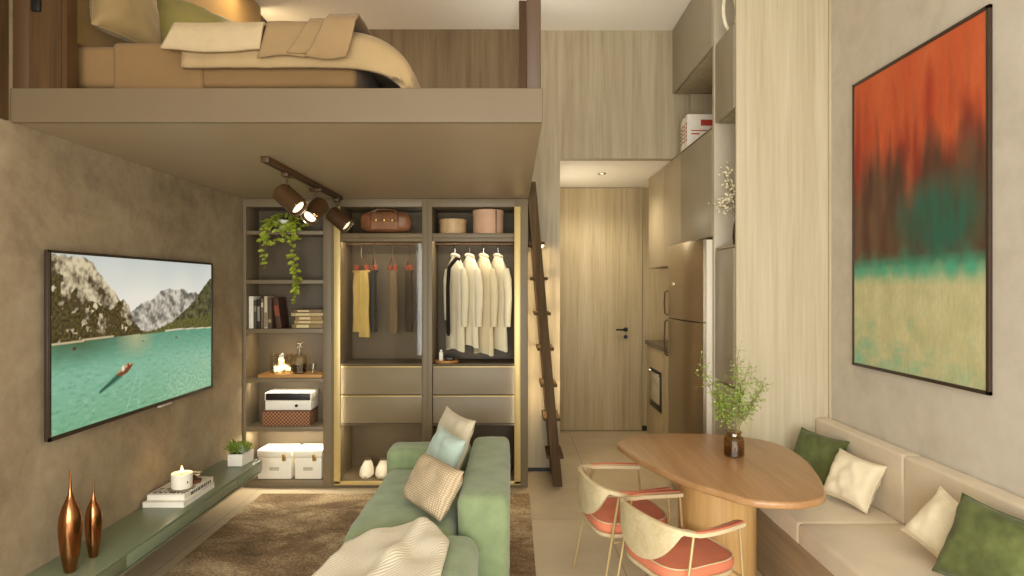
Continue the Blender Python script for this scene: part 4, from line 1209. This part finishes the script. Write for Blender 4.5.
# ------------------------------------------------------------------ bench
bn = thing('bench', 'beige upholstered bench along the right wall beside the dining table', 'bench', (1.5, 2.6, 0))
MB().box(1.262, 1.784, 1.55, 3.53, .0, .330, .003).build('base', wood('bench_wood', '#9a866c', '#ad987c', '#bca78b', 'y'), bn)
for a, b in ((1.55, 2.733), (2.737, 3.53)):
    s_ = MB(); rounded_block(s_, 1.243, 1.700, a, b, .331, .428, .016, a, .002, .006); s_.build('seat_cushion', M_bench, bn, smooth=60)
    s_ = MB(); rounded_block(s_, 1.700, 1.785, a, b, .40, .722, .014, a+3, .002); s_.build('back_cushion', M_bench, bn, smooth=60)
g = 'bench cushions'
rest_b(cushion('bench_cushion', 'moss green cushion in the bench corner by the pale wood panel', 'cushion', M_cushgreen, (1.57, 3.26, .585), .28, .26, .12, -62, 22, 4, 11, g, M_cushgreen))
rest_b(cushion('bench_cushion', 'cream cushion in front of the green one near the table', 'cushion', M_cream, (1.57, 2.94, .570), .25, .23, .11, -66, 26, 6, 12, g, M_cream))
rest_b(cushion('bench_cushion', 'cream cushion tilted on its corner beside the moss green cushion', 'cushion', M_cream, (1.57, 2.32, .555), .22, .22, .10, -62, 30, 24, 13, g, M_cream))
rest_b(cushion('bench_cushion', 'large moss green cushion cut by the picture edge', 'cushion', M_cushgreen, (1.57, 2.06, .57), .30, .29, .12, -66, 24, 6, 14, g, M_cushgreen))

# ------------------------------------------------------------------ built-in cabinets on the right
YA, YD = 3.946, 4.935           # bay limits
def cab(name, label, cat, x0, x1, y0, y1, z0, z1, doors, mat=M_grey, wood_side=M_wood, edge=True):
    t = thing(name, label, cat, ((x0+x1)/2, (y0+y1)/2, z0))
    MB().box(x0+.024, x1, y0, y1, z0, z1, .001).build('cabinet_body', wood_side, t)
    for a, b, c, d_ in doors:
        dr = MB().box(x0, x0+.020, a+.002, b-.002, c+.002, d_-.002, .0015).build('door', mat, t)
        if edge: MB().box(x0-.0012, x0-.0001, a+.002, a+.024, c+.003, d_-.003, 0).build('edge_strip', M_greyl, dr)
    return t
cab('wall_cabinet', 'dark grey cabinet at the ceiling above the book niche', 'cabinet', XC, 1.78, YA, YD, 2.97, 3.478, [(YA, YD, 2.97, 3.478)])
cab('wall_cabinet', 'grey cabinet above the refrigerator', 'cabinet', XC, 1.78, YA, 4.70, 1.775, 2.455, [(YA, 4.70, 1.775, 2.455)])
cab('wall_cabinet', 'small grey cabinet against the pale wood panel above the dried flowers', 'cabinet', XC, 1.78, 3.5575, YA-.040, 2.470, 2.945, [(3.5575, YA-.040, 2.470, 2.945)])
cab('tall_cabinet', 'tall grey two door cabinet between the refrigerator and the pale wood panel', 'cabinet', XC, 1.78, 3.5575, YA-.040, 0, 1.682, [(3.5575, YA-.040, .06, .878), (3.5575, YA-.040, .890, 1.682)])
cab('kitchen_cupboard', 'taupe kitchen wall cupboard over the counter niche', 'cabinet', XC+.01, 1.762, 4.72, 5.85, 1.63, 2.465, [(4.72, 5.28, 1.63, 2.465), (5.28, 5.85, 1.63, 2.465)], M_taupe, M_taupe, False)
# open niches: backs, shelves and divider of the cabinet wall
ns = thing('niche_shelving', 'open wood niches of the cabinet wall holding books and dried flowers', 'shelving', (1.5, 4.2, 1.684))
MB().box(1.765, 1.785, 3.5575, YD, 2.4665, 3.478, 0).box(1.765, 1.785, 3.5575, YA-.0385, 1.684, 2.4665, 0).build('back_panel', M_wood, ns)
MB().box(XC+.004, 1.764, YA, YD, 2.4665, 2.4695, .001).build('shelf', M_wood, ns)
MB().box(XC+.004, 1.764, 3.5575, YA-.0385, 1.684, 1.698, .001).build('shelf', M_wood, ns)
MB().box(XC+.004, 1.764, 3.5575, YA-.0385, 2.9465, 2.960, .001).build('shelf', M_wood, ns)
MB().box(XC-.004, 1.764, YA-.038, YA-.002, 0, 3.478, .001).build('divider', M_greyl, ns)
MB().box(1.40, 1.764, YD-.012, YD, 2.471, 2.968, .001).build('end_panel', M_wood, ns)
# books in the upper niche
g = 'books in the cabinet niche'
y = 4.58
for w, h, dp, c, lab, ti in ((.045, .245, .23, '#efe8dc', 'first white book in the cabinet niche with red spine letters', '#b33a28'), (.035, .235, .22, '#e8dfd0', 'second white book in the cabinet niche', '#5a4636'), (.05, .24, .22, '#f1ece2', 'third white book in the cabinet niche, thick spine', '#a83225'), (.04, .225, .21, '#dcd0bc', 'fourth book in the cabinet niche, cream', '#403327')):
    b = thing('book', lab, 'book', (1.40, y+w/2, 2.4705), 0, g)
    m = MATS.get('nb'+c) or plain('nb'+c, c, .6, var=.03)
    x0 = 1.275
    cc = MB(); cc.box(x0, x0+dp, y, y+.003, 2.4705, 2.4705+h, .0006); cc.box(x0, x0+dp, y+w-.003, y+w, 2.4705, 2.4705+h, .0006); cc.box(x0, x0+.003, y, y+w, 2.4705, 2.4705+h, .001); cc.build('cover', m, b)
    MB().box(x0+.003, x0+dp-.004, y+.003, y+w-.003, 2.4735, 2.4705+h-.003, 0).build('pages', M_white, b)
    sl = MB(); mt = MATS.get('ink'+ti) or plain('ink'+ti, ti, .6)
    for q in range(5): sl.box(x0-.0006, x0+.0002, y+.010, y+w-.010, 2.4705+h*(.22+.12*q), 2.4705+h*(.22+.12*q)+h*.07, 0)
    sl.box(x0+.10, x0+dp-.03, y-.0006, y+.0002, 2.4705+h*.66, 2.4705+h*.84, 0); sl.box(x0+.03, x0+.09, y-.0006, y+.0002, 2.4705+h*.40, 2.4705+h*.44, 0); sl.box(x0+.03, x0+dp-.05, y-.0006, y+.0002, 2.4705+h*.50, 2.4705+h*.53, 0)
    sl.build('lettering', mt, b)
    y += w+.002
# dried flowers
df = thing('dried_flowers', 'cream dried flower sprigs in a slim vase in the low niche', 'flowers', (1.34, 3.72, 1.699))
MB().lathe([(0, 0), (.03, 0), (.036, .05), (.03, .12), (.014, .17), (.016, .19), (.012, .19), (.010, .17), (0, .165)], (1.34, 3.72, 1.699), 24).build('vase', M_woodbrown, df)
fo = MB(); stm = MB(); rr = random.Random(31)
for i in range(18):
    tip = Vector((1.33-rr.uniform(-.02, .15), 3.71+rr.uniform(-.09, .09), 1.699+.19+rr.uniform(.06, .30)))
    b0 = Vector((1.34, 3.72, 1.699+.16))
    stm.tube([b0, b0.lerp(tip, .5)+Vector((.01, 0, .02)), tip], .001, 4)
    for k in range(11):
        q = b0.lerp(tip, rr.uniform(.55, 1.0))+Vector((rr.gauss(0, .014), rr.gauss(0, .014), rr.gauss(0, .012)))
        fo.ball(q, rr.uniform(.004, .0085), 1)
fo.build('blossom', M_dry, df); stm.build('stem', M_stem, df)
# pale ring ornament at the top niche
rg_ = MB(); rg_.tube([(1.29+.05*math.cos(a), 3.72+.03*math.cos(a), 3.085+.112*math.sin(a)) for a in [2*PI*i/32 for i in range(33)]], .010, 10, False)
rg_.cyl((1.31, 3.73, 2.9615), (1.31, 3.73, 2.975), .035, 24)
tag(rg_.build('ring_ornament', M_dry, origin=(1.31, 3.73, 2.9615)), 'pale ring ornament standing in the topmost small niche', 'ornament')

# refrigerator
XF = 1.150
fr = thing('refrigerator', 'warm stainless refrigerator with a top freezer between the cabinets', 'refrigerator', (1.48, 4.33, 0))
MB().box(XF+.072, 1.76, 3.953, 4.69, .02, 1.755, .004).build('body', M_fridgeside, fr)
def fdoor(z0_, z1_):
    poly_ = []
    for i in range(25):
        y_ = 3.952+(4.69-3.952)*i/24
        t_ = max(0, (4.30-y_)/(4.30-3.952)); q_ = max(0, (y_-4.62)/.07)
        poly_.append((XF+.052*t_**2.6+.02*q_**2, y_))
    poly_ += [(XF+.070, 4.69), (XF+.070, 3.952)]
    return MB().prism(poly_, z0_, z1_, 0)
for z0_, z1_, hz0, hz1 in ((1.236, 1.755, 1.25, 1.43), (.05, 1.228, .95, 1.215)):
    d_ = fdoor(z0_, z1_).build('door', M_stainless, fr, smooth=40)
    h_ = MB(); h_.tube([(XF+.004, 4.655, hz0), (XF-.018, 4.655, hz0+.012), (XF-.022, 4.655, (hz0+hz1)/2), (XF-.018, 4.655, hz1-.012), (XF+.004, 4.655, hz1)], .006, 10); h_.build('handle', M_metal, d_)
    if z0_ > 1:
        lg = MB(); lg.box(XF-.0012, XF+.001, 4.50, 4.515, 1.47, 1.488, 0); lg.box(XF-.0012, XF+.001, 4.46, 4.494, 1.474, 1.486, 0); lg.build('badge', M_chrome, d_)

# kitchen counter with built-in oven
kc = thing('kitchen_counter', 'kitchen base cabinet with a dark worktop in the corridor', 'cabinet', (1.5, 5.28, 0))
MB().box(1.272, 1.78, 4.72, 5.85, 0, .93, .002).build('cabinet_body', M_grey, kc)
MB().box(1.24, 1.78, 4.70, 5.87, .931, .965, .003).build('worktop', plain('dark_stone', '#4a3a2b', .25, var=.2, sc=40), kc)
for a, b in ((4.725, 5.24), (5.245, 5.845)): MB().box(1.252, 1.271, a, b, .06, .925, .002).build('door', M_taupe, kc)
MB().box(1.765, 1.785, 4.72, 5.87, .966, 1.628, 0).build('backsplash', M_wood, kc)
ov = thing('built_in_oven', 'small black framed oven set in the kitchen base cabinet', 'oven', (1.25, 5.47, .40))
MB().box(1.243, 1.2515, 5.26, 5.68, .40, .74, .003).build('frame', M_black, ov)
MB().box(1.240, 1.2428, 5.30, 5.64, .46, .70, .001).build('window_glass', plain('oven_reflection', '#b9b09c', .2, var=.2, sc=6), ov)  # pale pane colour paints a bright reflection into the glass
MB().tube([(1.243, 5.30, .715), (1.222, 5.30, .718), (1.222, 5.64, .718), (1.243, 5.64, .715)], .005, 8).build('handle', M_chrome, ov)

M_ladder = wood('ladder_wood', '#4d3c29', '#594731', '#65523b', 'z', .8, 50, .05, .12)
# ------------------------------------------------------------------ ladder to the loft
ld = thing('loft_ladder', 'steep dark ladder leaning on the open end of the loft', 'ladder', (.335, 4.76, 0))
def sx(z): return .335+(.140-.335)*z/2.215
for y0_, y1_ in ((4.585, 4.625), (4.905, 4.945)):
    mb = MB(); w = .034
    vs = []
    for z in (0.001, 2.225):
        for dx, yy in ((-w, y0_), (w, y0_), (w, y1_), (-w, y1_)): vs.append((sx(z)+dx, yy, z))
    mb.add(vs, [(0, 1, 2, 3), (7, 6, 5, 4), (0, 1, 5, 4), (1, 2, 6, 5), (2, 3, 7, 6), (3, 0, 4, 7)])
    mb.build('stringer', M_ladder, ld, smooth=0)
for i, py_ in enumerate((243, 278.5, 314, 349.5, 386, 420, 458)):
    z = 1.45+(288-py_)*4.6/629
    tr_ = MB().box(sx(z)-.06, sx(z)+.062, 4.61, 4.92, z-.011, z+.011, .002).build('tread', M_ladder, ld)
    if i == 0:
        MB().box(sx(z)+.035, sx(z)+.058, 4.64, 4.90, z-.0165, z-.0115, 0).build('led_strip', M_led, tr_)

# corridor downlight
dl = thing('downlight', 'tiny recessed downlight in the corridor ceiling', 'downlight', (.80, 5.6, 2.465))
MB().lathe([(.022, .005), (.034, .005), (.035, .001), (.033, -.001), (.024, 0), (.022, .005)], (.80, 5.6, 2.464), 28).build('rim', M_black, dl)
MB().lathe([(0, .004), (.021, .004)], (.80, 5.6, 2.4645), 24).build('bulb', M_lens, dl)

# ------------------------------------------------------------------ lights
def area(name, loc, target, sx_, sy_, power, col, spread=180):
    l = D.lights.new(name, 'AREA'); l.shape = 'RECTANGLE'; l.size = sx_; l.size_y = sy_; l.energy = power; l.color = col
    l.spread = R(spread)
    o = D.objects.new(name, l); COL.objects.link(o); o.location = loc
    o.rotation_euler = (Vector(target)-Vector(loc)).to_track_quat('-Z', 'Y').to_euler()
    return o
def spot(name, loc, target, power, col, ang=80, blend=.6, r=.04):
    l = D.lights.new(name, 'SPOT'); l.energy = power; l.color = col; l.spot_size = R(ang); l.spot_blend = blend; l.shadow_soft_size = r
    o = D.objects.new(name, l); COL.objects.link(o); o.location = loc
    o.rotation_euler = (Vector(target)-Vector(loc)).to_track_quat('-Z', 'Y').to_euler()
    return o
WARM = (1, .90, .70); SOFT = (1, .97, .88)
area('window_light', (-.05, -1.58, 1.25), (0, 3, 1.15), 3.1, 1.9, 210, (1, 1.0, .95))
area('room_fill', (.3, .3, 3.46), (.3, .3, 0), 2.2, 2.2, 10, SOFT)  # unseen fill added to brighten the side walls and floor bounce
area('loft_ceiling_fill', (.03, 4.0, 2.26), (.42, 4.25, 3.48), .8, .05, 2.4, SOFT, 100)  # hidden uplight added to brighten the main ceiling, no real strip
spot('corridor_lamp', (.80, 5.6, 2.44), (.80, 5.70, 0), 36, WARM, 150, .8)
area('corridor_fill', (.392, 5.65, 1.9), (.75, 5.65, 2.4), .9, .06, 4.5, WARM)  # unseen fill added to lift the corridor ceiling
area('headboard_led', (-1.838, 4.545, 2.9), (-1.70, 4.9, 2.9), .02, 1.0, 4, (1, .78, .45))
area('headboard_led', (-1.66, 4.0, 3.40), (-1.80, 4.0, 2.6), .05, .8, 6, (1, .78, .45))
area('loft_lamp', (-1.0, 3.9, 3.44), (-1.0, 3.9, 2.2), .6, .6, 5, WARM)
# LED strips of the wardrobes, tucked behind the frame and the shelf lip
area('wardrobe_led', (-1.2535, 4.576, .85), (-.6, 5.4, .85), .012, 1.5, .9, WARM)
area('wardrobe_led', (.0250, 4.576, .85), (-.6, 5.4, .85), .012, 1.5, .5, WARM)
area('rail_led', (-.95, 4.625, 1.814), (-.95, 4.78, .9), .56, .012, 1.6, WARM)
area('rail_led', (-.28, 4.625, 1.814), (-.28, 4.78, .9), .56, .012, 1.6, WARM)
area('shelf_led', (-1.65, 4.61, .403), (-1.65, 4.66, 0), .5, .03, 4.5, WARM)
area('shelf_led', (-1.65, 4.61, .759), (-1.65, 4.68, .4), .5, .03, 1.3, WARM)
area('shelf_led', (-1.65, 4.62, 1.117), (-1.65, 4.70, .8), .5, .03, .6, WARM)
area('shoe_led', (-.97, 4.61, .442), (-.97, 4.68, 0), .5, .03, 1.6, WARM)
for zl in (1.765, 1.505, 1.245, .985, .72):
    area('ladder_led', (.335-.088*zl, 4.77, zl-.002), (.335-.088*zl+.06, 4.9, zl-.5), .10, .2, 2.2, (1, .76, .42))
# track spots
spot('track_lamp', (-1.14, 3.35, 1.90), (-.55, 2.8, .3), 14, SOFT, 70, .7)
spot('track_lamp', (-1.20, 3.80, 1.90), (-1.62, 4.62, .2), 16, SOFT, 46, .7)
spot('track_lamp', (-1.14, 4.32, 1.90), (-.55, 3.7, .3), 14, SOFT, 70, .7)
pl = D.lights.new('candle_light', 'POINT'); pl.energy = .35; pl.color = (1, .7, .35); pl.shadow_soft_size = .01
o = D.objects.new('candle_light', pl); COL.objects.link(o); o.location = (-1.80, 3.43, zb+.135)
pl = D.lights.new('jar_light', 'POINT'); pl.energy = .6; pl.color = (1, .75, .4); pl.shadow_soft_size = .02
o = D.objects.new('jar_light', pl); COL.objects.link(o); o.location = (-1.715, 4.68, .90)

w = D.worlds.new('world'); SC.world = w; w.use_nodes = True
w.node_tree.nodes['Background'].inputs[0].default_value = (1, .97, .92, 1)
w.node_tree.nodes['Background'].inputs[1].default_value = .5
SC.view_settings.view_transform = 'Standard'
SC.view_settings.look = 'None'
SC.view_settings.gamma = 1
SC.view_settings.exposure = 0
SC.view_settings.use_curve_mapping = False
SC.cycles.max_bounces = 10
SC.cycles.diffuse_bounces = 5
SC.cycles.transparent_max_bounces = 12
SC.cycles.sample_clamp_indirect = 6
